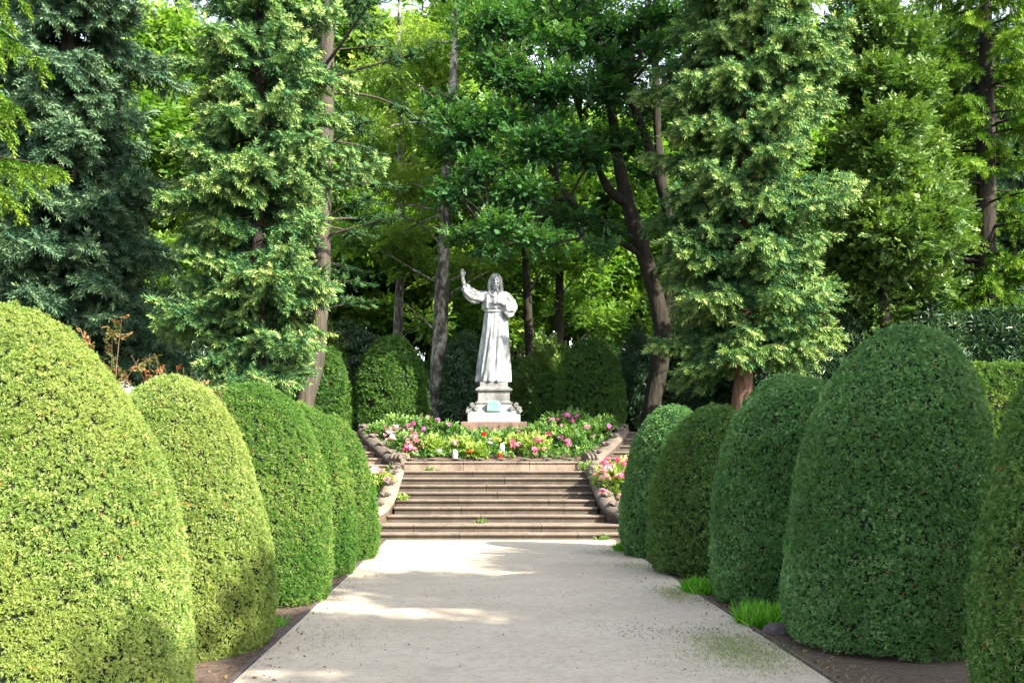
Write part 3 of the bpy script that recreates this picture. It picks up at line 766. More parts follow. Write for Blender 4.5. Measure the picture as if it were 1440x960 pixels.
# ---------------------------------------------------------------- statue
def statue():
    bm_parts = Acc()
    def loft(rings, nth=72):
        """rings: (z, cx, cy, rx, ry, amp)"""
        rings = np.array(rings, float); zz = np.linspace(rings[0, 0], rings[-1, 0], 110)
        c = [np.interp(zz, rings[:, 0], rings[:, k]) for k in range(1, 6)]
        th = np.linspace(0, 2 * np.pi, nth, endpoint=False)
        Z, TH = np.meshgrid(zz, th, indexing='ij')
        k = lambda a: a[:, None]
        ph = Z * 1.3
        fold = (np.cos(11 * TH + 1.1 * np.sin(Z * 2.2)) * .55 + .6 * np.cos(7 * TH + ph + 1) + .35 * np.cos(19 * TH - Z * 2 + 2))
        fold = np.sign(fold) * np.abs(fold) ** .7 * 1.15
        dia = .03 * np.exp(-((TH - 4.45 - (Z - .5) * .55) / .16) ** 2) * np.clip(1.6 - Z, 0, 1)
        f = 1 + k(c[4]) * fold * 1.0 + dia * 2
        V = np.stack([k(c[0]) + k(c[2]) * np.cos(TH) * f, k(c[1]) + k(c[3]) * np.sin(TH) * f, Z], -1).reshape(-1, 3)
        m = len(zz)
        i, j = np.meshgrid(np.arange(m - 1), np.arange(nth), indexing='ij'); j2 = (j + 1) % nth
        Fq = np.stack([i * nth + j, i * nth + j2, (i + 1) * nth + j2, (i + 1) * nth + j], -1).reshape(-1, 4)
        n0 = bm_parts.n; bm_parts.add(V, Fq)
        bm_parts.F.append((np.array([list(range(nth))[::-1], [(m - 1) * nth + q for q in range(nth)]]) + n0, 0)); bm_parts.T.append(np.zeros(2))
    loft([(.03, -.02, 0, .41, .325, .09), (.12, -.015, 0, .405, .315, .095), (.75, .025, -.01, .345, .265, .09), (1.21, .05, -.01, .31, .225, .075), (1.60, .06, 0, .285, .20, .05), (1.715, .055, 0, .262, .185, .035),
          (1.735, .055, 0, .255, .18, .02), (1.76, .045, 0, .285, .20, .04), (1.80, .04, -.01, .315, .225, .05), (1.95, .04, -.01, .315, .225, .045), (2.07, .035, 0, .305, .205, .035), (2.16, .035, .01, .26, .17, .03), (2.22, .035, .01, .19, .135, .03), (2.27, .04, 0, .10, .10, .0)])
    def T(pts, rad, n=20, sub=5, flat=None, folds=0):
        r = tube(pts, rad, n=n, sub=sub, cap=True)
        V = r[0].copy()
        if folds:
            m = (len(V) - 2) // n
            cc = V[:m * n].reshape(m, n, 3).mean(1)
            d = V[:m * n].reshape(m, n, 3) - cc[:, None]
            ang = np.arange(n) * 2 * np.pi / n
            f = 1 + folds * (np.sin(np.arange(m) * .9)[:, None] * np.sin(2 * ang)[None] + np.cos(5 * ang)[None] * .8)
            if flat: d = d * np.array(flat)
            V[:m * n] = (cc[:, None] + d * f[..., None]).reshape(-1, 3)
        elif flat:
            m = (len(V) - 2) // n
            cc = V[:m * n].reshape(m, n, 3).mean(1)
            V[:m * n] = (cc[:, None] + (V[:m * n].reshape(m, n, 3) - cc[:, None]) * np.array(flat)).reshape(-1, 3)
        n0 = bm_parts.n; bm_parts.add(V, r[1])
        for f in r[2:]:
            bm_parts.F.append((f + n0, 0)); bm_parts.T.append(np.zeros(len(f)))
    def E(c, r, n=22, fn=None):
        u = np.linspace(0, np.pi, n); v = np.linspace(0, 2 * np.pi, 2 * n, endpoint=False)
        U, Vv = np.meshgrid(u[1:-1], v, indexing='ij')
        X = np.stack([np.sin(U) * np.cos(Vv), np.sin(U) * np.sin(Vv), np.cos(U)], -1).reshape(-1, 3)
        X = np.concatenate([X, [[0, 0, 1], [0, 0, -1]]])
        if fn is not None: X = X * (1 + fn(X))[:, None]
        m = n - 2; k = 2 * n
        i, j = np.meshgrid(np.arange(m - 1), np.arange(k), indexing='ij'); j2 = (j + 1) % k
        Fq = np.stack([i * k + j, (i + 1) * k + j, (i + 1) * k + j2, i * k + j2], -1).reshape(-1, 4)
        n0 = bm_parts.n; bm_parts.add(X * np.array(r) + np.array(c), Fq)
        top = [(m * k, j_, (j_ + 1) % k) for j_ in range(k)]; bot = [(m * k + 1, (m - 1) * k + (j_ + 1) % k, (m - 1) * k + j_) for j_ in range(k)]
        bm_parts.F.append((np.array(top + bot) + n0, 0)); bm_parts.T.append(np.zeros(2 * k))
    # raised arm: wide bell sleeve, bare forearm, hand
    T([(-.05, .01, 2.10), (-.20, 0, 2.10), (-.36, -.03, 2.09), (-.50, -.06, 2.13), (-.60, -.09, 2.19), (-.67, -.11, 2.29), (-.70, -.115, 2.34)], [.11, .125, .135, .14, .135, .108, .09], n=28, folds=.15)
    T([(-.34, -.02, 2.03), (-.46, -.05, 2.02), (-.58, -.08, 2.08), (-.66, -.1, 2.19)], [.10, .115, .10, .05], n=16, flat=(1, .55, 1), folds=.08)
    T([(-.60, -.09, 2.17), (-.70, -.115, 2.36), (-.738, -.13, 2.52), (-.742, -.135, 2.57)], [.06, .052, .042, .042], n=14)
    E((-.744, -.137, 2.61), (.044, .028, .06), 12)
    hx, hy, hz = -.744, -.137, 2.655
    for k, (dx, l, c_) in enumerate(((-.034, .065, .03), (-.012, .092, .012), (.011, .088, .016), (.031, .052, .04))):
        T([(hx + dx, hy, hz - .03), (hx + dx * 1.1, hy - c_ * .4, hz + l * .5), (hx + dx * 1.1, hy - c_ * 1.6, hz + l)], [.0165, .015, .011], n=9, sub=3)
    T([(hx + .026, hy, hz - .07), (hx + .058, hy - .02, hz - .025), (hx + .062, hy - .04, hz + .015)], [.021, .017, .011], n=9, sub=3)
    # bent arm across the chest: sleeve hangs from the forearm
    T([(.16, .01, 2.11), (.27, .0, 2.09), (.38, -.02, 1.99), (.455, -.03, 1.86), (.46, -.06, 1.78)], [.11, .12, .115, .11, .10], n=26, folds=.14)
    T([(.47, -.04, 1.80), (.44, -.12, 1.77), (.36, -.20, 1.77), (.26, -.26, 1.80)], [.09, .115, .14, .115], n=26, flat=(.8, .8, 1.15), folds=.18)
    T([(.44, -.10, 1.78), (.38, -.17, 1.66), (.31, -.22, 1.58)], [.11, .10, .05], n=16, flat=(1, .7, 1), folds=.08)
    T([(.46, -.07, 1.76), (.30, -.22, 1.86), (.17, -.275, 1.92)], [.07, .058, .045], n=14)
    E((.115, -.285, 1.935), (.065, .034, .05), 12)
    for k, (dz, l) in enumerate(((.036, .10), (.012, .12), (-.013, .115), (-.036, .09))):
        T([(.075, -.283, 1.935 + dz), (.02, -.295, 1.94 + dz * 1.3), (.075 - l, -.272, 1.94 + dz * 1.5)], [.0165, .0155, .011], n=9, sub=3)
    T([(.12, -.285, 1.965), (.10, -.30, 2.005), (.075, -.295, 2.035)], [.021, .017, .011], n=9, sub=3)
    # neckline of the tunic
    T([(-.125, -.07, 2.215), (-.075, -.165, 2.12), (.04, -.215, 2.06), (.15, -.165, 2.12), (.205, -.07, 2.215)], [.017] * 5, n=8)
    T([(-.21, -.06, 1.735), (-.12, -.165, 1.725), (.05, -.20, 1.722), (.2, -.165, 1.728), (.29, -.05, 1.735)], [.02] * 5, n=8)
    # neck, head, face
    hc = np.array([.045, -.045, 2.44])
    T([(.04, .01, 2.18), (.043, -.01, 2.28), (.045, -.03, 2.36)], [.095, .082, .08], n=18)
    E(hc + [0, .01, .035], (.118, .145, .155))
    E(hc + [0, -.065, -.045], (.098, .11, .14))
    E(hc + [0, -.10, -.14], (.066, .062, .075), fn=lambda X: .05 * np.sin(9 * X[:, 0] + 4 * X[:, 2]) * (X[:, 1] < 0))      # beard
    for s in (-1, 1):
        E(hc + [s * .032, -.115, -.165], (.028, .032, .05), 10)
        E(hc + [s * .043, -.158, .012], (.021, .014, .012), 10)                                   # eye
        T([hc + [s * .016, -.180, .042], hc + [s * .045, -.180, .054], hc + [s * .085, -.148, .044]], [.015, .018, .010], n=8, sub=3)   # brow
        E(hc + [s * .06, -.135, -.04], (.032, .03, .032), 10)                                    # cheek
        T([hc + [s * .004, -.180, -.083], hc + [s * .035, -.166, -.092], hc + [s * .058, -.135, -.125]], [.013, .014, .008], n=8, sub=3)  # moustache
        T([hc + [s * .012, -.06, .185], hc + [s * .085, -.075, .135], hc + [s * .128, -.045, .06], hc + [s * .138, -.025, -.04], hc + [s * .138, -.02, -.14], hc + [s * .14, -.03, -.20], hc + [s * .135, -.04, -.25]], [.03, .032, .032, .034, .036, .032, .015], n=14, folds=.10)
        T([hc + [s * .05, .06, .14], hc + [s * .115, .04, .05], hc + [s * .135, .04, -.08], hc + [s * .14, .06, -.2], hc + [s * .12, .06, -.27]], [.05, .055, .055, .05, .025], n=14, folds=.10)
    T([hc + [0, -.175, .045], hc + [0, -.197, -.01], hc + [0, -.214, -.048], hc + [0, -.175, -.062]], [.012, .014, .018, .012], n=9, sub=4)   # nose
    T([hc + [-.024, -.168, -.108], hc + [0, -.175, -.108], hc + [.024, -.168, -.108]], [.007, .010, .007], n=8, sub=3)        # lip
    E(hc + [0, .07, -.06], (.13, .09, .2), fn=lambda X: .04 * np.sin(14 * X[:, 0]))                # hair at the back
    # feet and the bit of rock they stand on
    for s, x in ((-1, -.08), (1, .09)):
        T([(x, -.22, .05), (x + s * .015, -.33, .045), (x + s * .02, -.39, .03)], [.06, .052, .035], n=12, flat=(1, 1, .8))
    me0 = mesh_np('statue_raw', np.concatenate(bm_parts.V), bm_parts.F, M['marble'])
    tmp = link('statue_raw', me0)
    md = tmp.modifiers.new('r', 'REMESH'); md.mode = 'VOXEL'; md.voxel_size = .008
    sm = tmp.modifiers.new('s', 'SMOOTH'); sm.iterations = 1; sm.factor = .5
    dg = bpy.context.evaluated_depsgraph_get()
    me = bpy.data.meshes.new_from_object(tmp.evaluated_get(dg))
    bpy.data.objects.remove(tmp)
    me.name = 'statue'
    me.polygons.foreach_set('use_smooth', np.ones(len(me.polygons), bool))
    if not me.materials: me.materials.append(M['marble'])
    o = link('statue', me, None, (PX, PD, 3.222))
    return tag(o, 'white marble statue of a bearded man in a long robe, right arm raised', 'statue')
statue()

# ---------------------------------------------------------------- conifers
def copy_tree(src, loc, rz, sc, label=None, group=None):
    c = src.copy(); COL.objects.link(c); c.location = [float(v) for v in loc]; c.rotation_euler = (0, 0, rz); c.scale = (sc, sc, sc) if np.isscalar(sc) else sc
    if label: c['label'] = label
    if group: c['group'] = group
    for ch in src.children:
        k = ch.copy(); COL.objects.link(k); k.parent = c
    return c

def conifer(seed, H, zc, Rf, per, dz, p=(.0, -.35, .28), sublen=.55, step=.11, sh=.17, shstep=.085, hang=.35, dense_to=99, inner=.25, sides=None, az_w=None):
    """returns shoot arrays and the branch lines of a conifer standing at the origin"""
    r = np.random.default_rng(seed)
    SP, SD, ST, lines = [], [], [], []
    z = zc
    while z < H - .3:
        k = max(3, int(per * (1 if z < dense_to else .5)))
        az0 = r.uniform(0, 6.28)
        for q in range(k):
            az = az0 + 2 * np.pi * q / k + r.normal() * .25
            zz = z + r.uniform(-.5, .5) * dz
            L = Rf(zz, az) * r.uniform(.58, 1.2)
            if L < .15: continue
            h = np.array([math.cos(az), math.sin(az), 0]); sd = np.array([-h[1], h[0], 0])
            pp = np.array(p) + r.normal(size=3) * [.10, .08, .06]
            f = lambda s: np.array([0, 0, zz])[None] + h[None] * (L * s)[:, None] + np.array([0, 0, 1.0])[None] * (L * (pp[0] * s + pp[1] * s ** 2 + pp[2] * s ** 3))[:, None] + sd[None] * (bend * L * s ** 2)[:, None]
            bend = r.normal() * .08
            s = np.linspace(0, 1, 8); lines.append((f(s), L))
            st_ = step * (1 if z < dense_to else 1.8)
            ns = max(3, int(L * (1 - inner) / st_)); s = inner + (1 - inner) * (np.arange(ns) + r.random(ns)) / ns
            B = f(s); tg = nrm(f(s + .02) - f(s - .02))
            for sg in (-1, 1, 0):
                if sg == 0 and ns < 4: continue
                d = nrm(tg * .65 + sg * sd[None] * .8 + np.array([0, 0, -hang])[None] * r.uniform(.2, 1.3, (ns, 1)) + r.normal(size=(ns, 3)) * .12) if sg else nrm(tg * .5 + np.array([0, 0, .25 - hang * .4])[None] + r.normal(size=(ns, 3)) * .3)
                sl = sublen * (1.05 - .65 * s) * r.uniform(.6, 1.15, ns) * (1 if sg else .5) * min(1, .35 + L * .45)
                tb = r.random()
                for jj in range(int(sublen * 1.2 / shstep) + 1):
                    dd = jj * shstep; ok = dd <= sl
                    if not ok.any(): break
                    u = (dd / np.maximum(sl, .01))[ok, None]
                    Pq = B[ok] + d[ok] * dd - np.array([0, 0, 1.0]) * hang * .35 * dd * dd / sublen
                    side = nrm(np.cross(d[ok], [0, 0, 1.0])) * (1 if jj % 2 else -1)
                    Dq = d[ok] * (.65 + .5 * u) + side * (.75 * (1 - u)) + np.array([0, 0, .12 - hang * .45]) + r.normal(size=(ok.sum(), 3)) * .22
                    SP.append(Pq); SD.append(Dq)
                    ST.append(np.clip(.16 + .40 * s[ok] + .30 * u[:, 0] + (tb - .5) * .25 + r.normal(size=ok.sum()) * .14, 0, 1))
        z += dz * r.uniform(.8, 1.2) * (1 if z < dense_to else 1.5)
    return np.concatenate(SP), np.concatenate(SD), np.concatenate(ST), lines

def conifer_obj(name, base, label, cat, mat, bark, trunk, data, sh, seed, group=None, thick=.012, nlines=1.0):
    r = np.random.default_rng(seed + 50)
    SP, SD, ST, lines = data
    t = thing(name, base, label, cat, group)
    a = Acc()
    acc_tube(a, *trunk, n=16, bark=.02, seed=seed, sub=4)
    for l, L in lines:
        if r.random() < nlines: acc_tube(a, l, np.linspace(thick + .009 * L, .006, len(l)), n=5)
    a.obj('trunk', M[bark], t, smooth=True)
    V, Fa = inst(*SHOOT, SP, frames(r, SD), sh * r.uniform(.75, 1.3, len(SP)))
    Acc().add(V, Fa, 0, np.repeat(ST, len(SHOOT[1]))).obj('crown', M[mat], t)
    return t

def prof(pts, lob=.22, seed=0):
    z, v = zip(*pts)
    return lambda zz, az: np.interp(zz, z, v) * (1 + lob * math.sin(az * 2 + zz * 1.9 + seed) + lob * .7 * math.sin(az * 3 - zz * 3.1 + seed * 2))

CON = {}
b = W(362, 580, 19.2); b[2] = float(ground_z(b[0], b[1])) - .1
CON['a'] = conifer(101, 14.5, 2.35, prof([(0, .8), (2, .95), (2.8, 1.05), (3.3, 1.3), (4.1, 1.65), (6, 1.62), (9, 1.5), (14.5, .1)], .13, 1), 7, .40, p=(.14, -.70, .50), sublen=.62, step=.085, shstep=.075, dense_to=10.5, hang=.6)
conifer_obj('spruce', b, 'blue green spruce lit from the right, standing behind the middle left yew', 'tree', 'spruce', 'bark_dark', ([(0, 0, -.2), (0, 0, .5), (.03, 0, 2), (0, .03, 6), (.05, 0, 11), (.05, 0, 14.4)], [.20, .15, .135, .11, .06, .015]), CON['a'], .19, 101)
b = W(1046, 580, 22.4); b[2] = float(ground_z(b[0], b[1])) - .1
CON['b'] = conifer(102, 17, 2.15, prof([(0, 1.0), (2.0, 1.35), (3, 1.85), (5, 1.75), (7.5, 1.85), (10.5, 1.9), (17, .1)], .14, 4), 8, .44, p=(.14, -.70, .50), sublen=.72, step=.09, shstep=.08, dense_to=11.5, hang=.65)
conifer_obj('spruce', b, 'light green spruce with a reddish trunk behind the right row of yews', 'tree', 'spruce', 'bark_red', ([(-.16, 0, -.2), (-.10, 0, .35), (0, 0, 1.5), (.05, 0, 3), (0, .03, 7), (.05, 0, 13), (.05, 0, 16.9)], [.34, .26, .21, .18, .14, .07, .015]), CON['b'], .22, 102)
b = W(95, 590, 22); b[2] = float(ground_z(b[0], b[1])) - .1
CON['c'] = conifer(103, 17, .4, prof([(0, 2.3), (2, 2.5), (5, 2.25), (8, 1.95), (11, 1.5), (17, .1)], .16, 2), 9, .42, p=(.08, -.50, .30), sublen=.8, step=.15, shstep=.11, dense_to=11.5, hang=.6)
conifer_obj('spruce', b, 'broad dark blue green spruce filling the upper left corner', 'tree', 'spruce_dark', 'bark_dark', ([(0, 0, -.2), (0, 0, 2), (0, 0, 8), (0, 0, 17)], [.28, .24, .16, .015]), CON['c'], .27, 103)
b = W(-118, 590, 15); b[2] = float(ground_z(b[0], b[1])) - .1
CON['d'] = conifer(104, 13, 5.6, prof([(4, 1.4), (6, 1.75), (9, 1.35), (13, .1)], .15, 3), 7, .36, p=(.1, -.55, .1), sublen=.6, step=.15, shstep=.1, hang=.95, dense_to=10)
conifer_obj('spruce', b, 'fresh green spruce with hanging boughs at the left edge', 'tree', 'spruce_light', 'bark_dark', ([(0, 0, -.2), (0, 0, 2), (0, 0, 8), (0, 0, 13)], [.2, .17, .1, .012]), CON['d'], .19, 104)
b = W(1384, 590, 26.5); b[2] = float(ground_z(b[0], b[1])) - .1
CON['e'] = conifer(105, 17, 2.6, prof([(2, 1.4), (4, 2.3), (6, 2.1), (9, 2.0), (12, 1.7), (17, .1)], .3, 6), 6, .5, p=(.05, -.35, .12), sublen=.6, step=.16, shstep=.105, hang=.7, inner=.3, dense_to=13)
conifer_obj('spruce', b, 'tall open spruce with a bare dark trunk above the clipped hedge on the right', 'tree', 'spruce_light', 'bark_dark', ([(0, 0, -.2), (0, 0, 2), (.05, 0, 8), (0, 0, 17)], [.34, .30, .22, .02]), CON['e'], .24, 105, thick=.016)

for px, D, sc, rz, lab in ((1330, 35, 1.25, .7, 'dark spruce in the gap between the glossy tree and the tall open spruce'), (1452, 33, 1.15, 2.0, 'dark spruce at the right edge behind the tall open spruce'), (250, 40, 1.3, 3.0, 'dark spruce far back between the two left spruces')):
    b = W(px, 590, D); b[2] = float(ground_z(b[0], b[1])) - .1
    copy_tree(bpy.data.objects['spruce.002'], b, rz, sc, lab)

# leaning pine left of the statue with long layered boughs
b = W(425, 560, 24); b[2] = float(ground_z(b[0], b[1])) - .1
pz = prof([(3, 1.4), (5, 2.0), (8, 2.5), (11, 2.9), (15, .6)], .12, 5)
CON['p'] = conifer(106, 15, 3.2, lambda z, a: pz(z, a) * (1.35 if math.cos(a) > .3 else .7), 5, .62, p=(.16, -.02, -.06), sublen=.7, step=.24, shstep=.13, hang=.12, inner=.6, dense_to=11.5)
conifer_obj('pine', b, 'tall pine with bare grey trunk and long dark boughs left of the statue', 'tree', 'pine', 'bark', ([(0, 0, -.2), (.08, 0, .9), (.38, 0, 2.2), (.5, 0, 5), (.6, 0, 10), (.62, 0, 15)], [.26, .235, .22, .2, .16, .03]), CON['p'], .24, 106, thick=.026)

# ---------------------------------------------------------------- broadleaf trees
def clump_leaves(r, C, Rd, n, tpl, size, droop=.25, shell=.55, flat=.5, squash=1.0):
    """n sprays in the volume of ellipsoidal leaf clumps with centres C and radii Rd (k,3)"""
    C = np.asarray(C, float); Rd = np.asarray(Rd, float)
    wgt = (Rd.prod(1)) ** .75; k = r.choice(len(C), n, p=wgt / wgt.sum())
    u = nrm(r.normal(size=(n, 3))); rad = (shell + (1 - shell) * r.random(n)) ** 1 * r.uniform(.75, 1.08, n)
    lump = 1 + .22 * wob(u * 2.2 + k[:, None] * 3.7, 1.6, 7)
    P = C[k] + u * Rd[k] * (rad * lump)[:, None]
    d = u * [1, 1, .5] + [0, 0, -droop] + r.normal(size=(n, 3)) * .5
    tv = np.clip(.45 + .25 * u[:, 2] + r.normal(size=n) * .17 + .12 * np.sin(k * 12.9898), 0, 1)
    V, Fa = inst(*tpl, P, frames(r, d, flat), size * r.uniform(.7, 1.3, n))
    return V, Fa, np.repeat(tv, len(tpl[1]))

def limb_to(r, a, b_, r0, r1, ac, sag=.08, n=6, sides=7):
    a = np.asarray(a, float); b_ = np.asarray(b_, float); L = np.linalg.norm(b_ - a)
    s = np.linspace(0, 1, n)[:, None]
    w = r.normal(size=3) * L * sag * [1, 1, .4]
    pts = a + (b_ - a) * s + w * np.sin(s * np.pi) + [0, 0, L * .06] * np.sin(s * np.pi)
    acc_tube(ac, pts, np.linspace(r0, r1, n), n=sides, bark=.004, seed=int(L * 100))
    return pts

def broadleaf(seed, H, cz, rx, rz, nclump, nspray, tpl, size, tr=.2, droop=.25, crad=(.9, 1.5), trunk_lean=(.3, .1), shell=.5):
    """a random broadleaf at the origin: (wood Acc, leaf arrays)"""
    r = np.random.default_rng(seed); ac = Acc()
    lean = np.array([r.normal() * trunk_lean[0], r.normal() * trunk_lean[1], 0])
    top = np.array([0, 0, H * .86]) + lean
    s = np.linspace(0, 1, 9)[:, None]
    wv = np.array([r.normal() * .25, r.normal() * .25, 0])
    tp = top * s + wv * np.sin(s * 5) * s * (1 - s) * 2
    acc_tube(ac, tp, np.linspace(tr * 1.15, tr * .12, 9), n=12, bark=.015, seed=seed, sub=3)
    C = []
    for k in range(nclump):
        u = nrm(r.normal(size=3)); q = r.random() ** .45
        C.append(np.array([0, 0, cz]) + lean * .6 + u * [rx, rx, rz] * q * .85)
    C = np.array(C); Rd = r.uniform(*crad, (nclump, 1)) * np.array([[1.1, 1.1, .7]])
    for c in C:
        t0 = np.clip((c[2] - .9 - r.random() * 1.2) / (H * .86), .12, .93); a = np.array([np.interp(t0, s[:, 0], tp[:, i]) for i in range(3)])
        pts = limb_to(r, a, c, tr * (.42 - .28 * t0), .012, ac)
        for q in range(4):
            e = c + nrm(r.normal(size=3)) * crad[0] * .9
            limb_to(r, pts[r.integers(2, 5)], e, .02, .005, ac, n=4, sides=4)
    return ac, clump_leaves(r, C, Rd, nspray, tpl, size, droop, shell)

def tree_from(name, loc, data, mat, bark, label, cat='tree', group=None, rz=0, sc=1):
    t = thing(name, loc, label, cat, group, rz, sc)
    ac, (V, Fa, tv) = data
    ac.obj('trunk', M[bark], t, smooth=True)
    Acc().add(V, Fa, 0, tv).obj('crown', M[mat], t)
    return t
# the big oak right of the statue: limbs follow the photograph, leaves hang in layered clumps
OD = 26.0
ob = W(918, 595, OD); ob[2] = float(ground_z(ob[0], ob[1])) - .1
oak = thing('oak', ob, 'large oak with several dark limbs arching over right of the statue', 'tree')
r = np.random.default_rng(301)
def L_(pts, dd=0):
    out = []
    for q in pts:
        D = OD + (q[2] if len(q) > 2 else 0) + dd
        out.append(W(q[0], q[1], D) - ob)
    return np.array(out)
ac = Acc()
limbs = [
    ([(912, 610), (918, 560), (932, 480), (927, 440), (910, 372), (884, 290), (868, 215), (856, 135), (826, 25), (815, -60)], [.33, .29, .27, .27, .27, .25, .17, .14, .10, .07]),
    ([(930, 475, .4), (942, 420, .5), (946, 360, .5), (938, 295, .4), (912, 205, 0), (880, 125, -.3), (842, 45, -.6), (830, -60, -.8)], [.26, .23, .2, .18, .15, .13, .10, .06]),
    ([(932, 270, .4), (925, 190, .6), (921, 85, .7), (925, -60, .7)], [.16, .13, .11, .08]),
    ([(884, 290), (855, 265, -.3), (835, 220, -.5), (815, 160, -.6), (790, 60, -.8)], [.17, .12, .10, .07, .04]),
    ([(900, 340), (850, 315, -.5), (800, 280, -1), (755, 205, -1.4), (720, 170, -1.6)], [.13, .09, .07, .045, .02]),
    ([(908, 365), (870, 340, -.6), (820, 335, -1.2), (760, 345, -1.8), (690, 338, -2.2)], [.11, .08, .06, .04, .015]),
    ([(868, 215), (820, 190, .8), (760, 150, 1.3), (700, 90, 1.7)], [.1, .07, .05, .02]),
    ([(946, 360, .5), (975, 290, 1), (1000, 220, 1.4), (1020, 120, 1.6)], [.11, .09, .06, .03]),
]
for pts, rad in limbs:
    acc_tube(ac, L_(pts), np.array(rad) * .82, n=14, bark=.02, seed=len(pts), sub=4)
C, Rd = [], []
for px, py, dd, rr in [(700, 40, -1, 1.3), (760, 20, .5, 1.4), (830, 40, -1.2, 1.5), (900, 60, -.8, 1.4), (960, 40, .5, 1.4), (1010, 90, 1.4, 1.4), (730, 110, -1.4, 1.1), (790, 120, -2.0, 1.1), (850, 130, -1.8, 1.0), (700, 170, -1.6, 1.0), (650, 190, -1.5, .9), (755, 200, -2.2, 1.0),
                      (810, 210, -2.3, .9), (680, 235, -2, .9), (735, 265, -2.2, .85), (640, 270, -1.8, .75), (800, 300, -2.4, .8), (860, 190, -2.1, .7), (700, 315, -2.5, .75), (765, 335, -2.5, .65), (650, 330, -2.2, .55), (845, 345, -2.2, .5), (905, 150, 1.2, 1.1), (975, 170, 1.5, 1.2),
                      (1000, 260, 1.8, 1.0), (690, 350, -2.3, .5), (620, 150, -1.0, .7), (900, 240, -1.2, .5), (960, 320, 1.6, .7), (740, -60, 0, 1.5), (850, -60, 0, 1.6), (960, -60, 0, 1.6)]:
    dd = dd + ((1.9 if py > 140 else .9) if 790 < px < 965 and py < 320 else 0)
    c = W(px, py, OD + dd) - ob; C.append(c); Rd.append([rr * 1.15, rr * 1.1, rr * .55])
for q in range(30):
    px, py = r.uniform(630, 1010), r.uniform(-40, 340)
    if py > 230 and px > 850: continue
    rr = r.uniform(.4, .7); C.append(W(px, py, OD + r.uniform(-2.2, 2.0)) - ob); Rd.append([rr * 1.3, rr * 1.3, rr * .6])
allp = np.concatenate([L_(p) for p, _ in limbs[:]])
for c in C:
    a = allp[np.argmin(np.linalg.norm((allp - c) * [1, 1, .7] + [0, 0, .5], axis=1))]
    pts = limb_to(r, a, c, .05, .012, ac, n=7)
    for q in range(5):
        limb_to(r, pts[r.integers(2, 6)], c + r.normal(size=3) * [.6, .6, .3], .018, .005, ac, n=4, sides=4)
ac.obj('trunk', M['bark_dark'], oak, smooth=True)
V, Fa, tv = clump_leaves(r, C, Rd, 23000, SPRAY, .195, .25, .12, .45)
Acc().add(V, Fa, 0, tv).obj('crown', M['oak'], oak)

# birch behind the statue
BD = 27.5
bb = W(611, 595, BD); bb[2] = float(ground_z(bb[0], bb[1])) - .1
t = thing('birch', bb, 'pale flaking birch trunk just left of the statue', 'tree')
ac = Acc(); r = np.random.default_rng(311)
tl = np.array([W(x, y, BD) - bb for x, y in [(611, 612), (613, 560), (619, 470), (622, 400), (627, 300), (632, 180), (640, 60), (640, -80)]])
acc_tube(ac, tl, [.24, .21, .19, .18, .15, .12, .09, .03], n=16, bark=.03, seed=4, sub=6)
C, Rd = [], []
for px, py, dd in [(560, 330, 1), (590, 260, 1), (545, 250, .5), (570, 170, .8), (620, 120, 1.5), (660, 60, 1.5), (590, 60, 1), (640, 0, 1), (680, 200, 1.8), (520, 190, .3), (540, 100, 0), (650, -60, 1), (670, 380, 1.6)]:
    c = W(px, py, BD + dd) - bb; C.append(c); Rd.append([.8, .8, .75])
    k = int(np.argmin(np.abs(tl[:, 2] - c[2] + .6))); limb_to(r, tl[k], c, .04, .008, ac, n=7)
for px, py, ex, ey in [(621, 400, 540, 352), (624, 350, 560, 300), (622, 420, 690, 380), (627, 300, 545, 285), (618, 470, 560, 420)]:
    limb_to(r, W(px, py, BD) - bb, W(ex, ey, BD - .6) - bb, .035, .008, ac, .12, 8)
ac.obj('trunk', M['birchbark'], t, smooth=True)
V, Fa, tv = clump_leaves(r, C, Rd, 2600, HANG, .32, .7, .2, None)
Acc().add(V, Fa, 0, tv).obj('crown', M['birch'], t)

# thin grey trunks further back
for px0, px1, D, lab, sd in ((556, 566, 30, 'thin grey birch between the pine and the flaking birch', 5), (782, 786, 31, 'slender dark tree just right of the statue', 6), (742, 735, 33, 'thin trunk in the shade close behind the statue shoulder', 7)):
    b = W(px0, 590, D); b[2] = float(ground_z(b[0], b[1])) - .1
    tl = np.array([W(px0 + (px1 - px0) * q + 4 * math.sin(q * 7 + sd), 600 - 640 * q, D) - b for q in np.linspace(0, 1, 8)])
    r = np.random.default_rng(sd); ac = Acc()
    acc_tube(ac, tl, np.linspace(.17, .04, 8), n=12, bark=.015, seed=sd, sub=4)
    C, Rd = [], []
    for q in range(12):
        z = r.uniform(3.2, 11); c = np.array([np.interp(z, tl[:, 2], tl[:, 0]), 0, z]) + r.normal(size=3) * [1.2, .8, .1]
        C.append(c); Rd.append([.9, .9, .6]); k = int(np.argmin(np.abs(tl[:, 2] - c[2] + .5))); limb_to(r, tl[k], c, .03, .008, ac, n=6)
    t = thing('birch' if sd == 5 else 'young_tree', b, lab, 'tree')
    ac.obj('trunk', M['birchbark'] if sd == 5 else M['bark_dark'], t, smooth=True)
    Acc().add(*[(x) for x in (lambda q: (q[0], q[1]))(clump_leaves(r, C, Rd, 1900, SPRAY, .27, .3, .2, .4))], 0, np.repeat(r.random(1900), len(SPRAY[1]))).obj('crown', M['lime'], t)

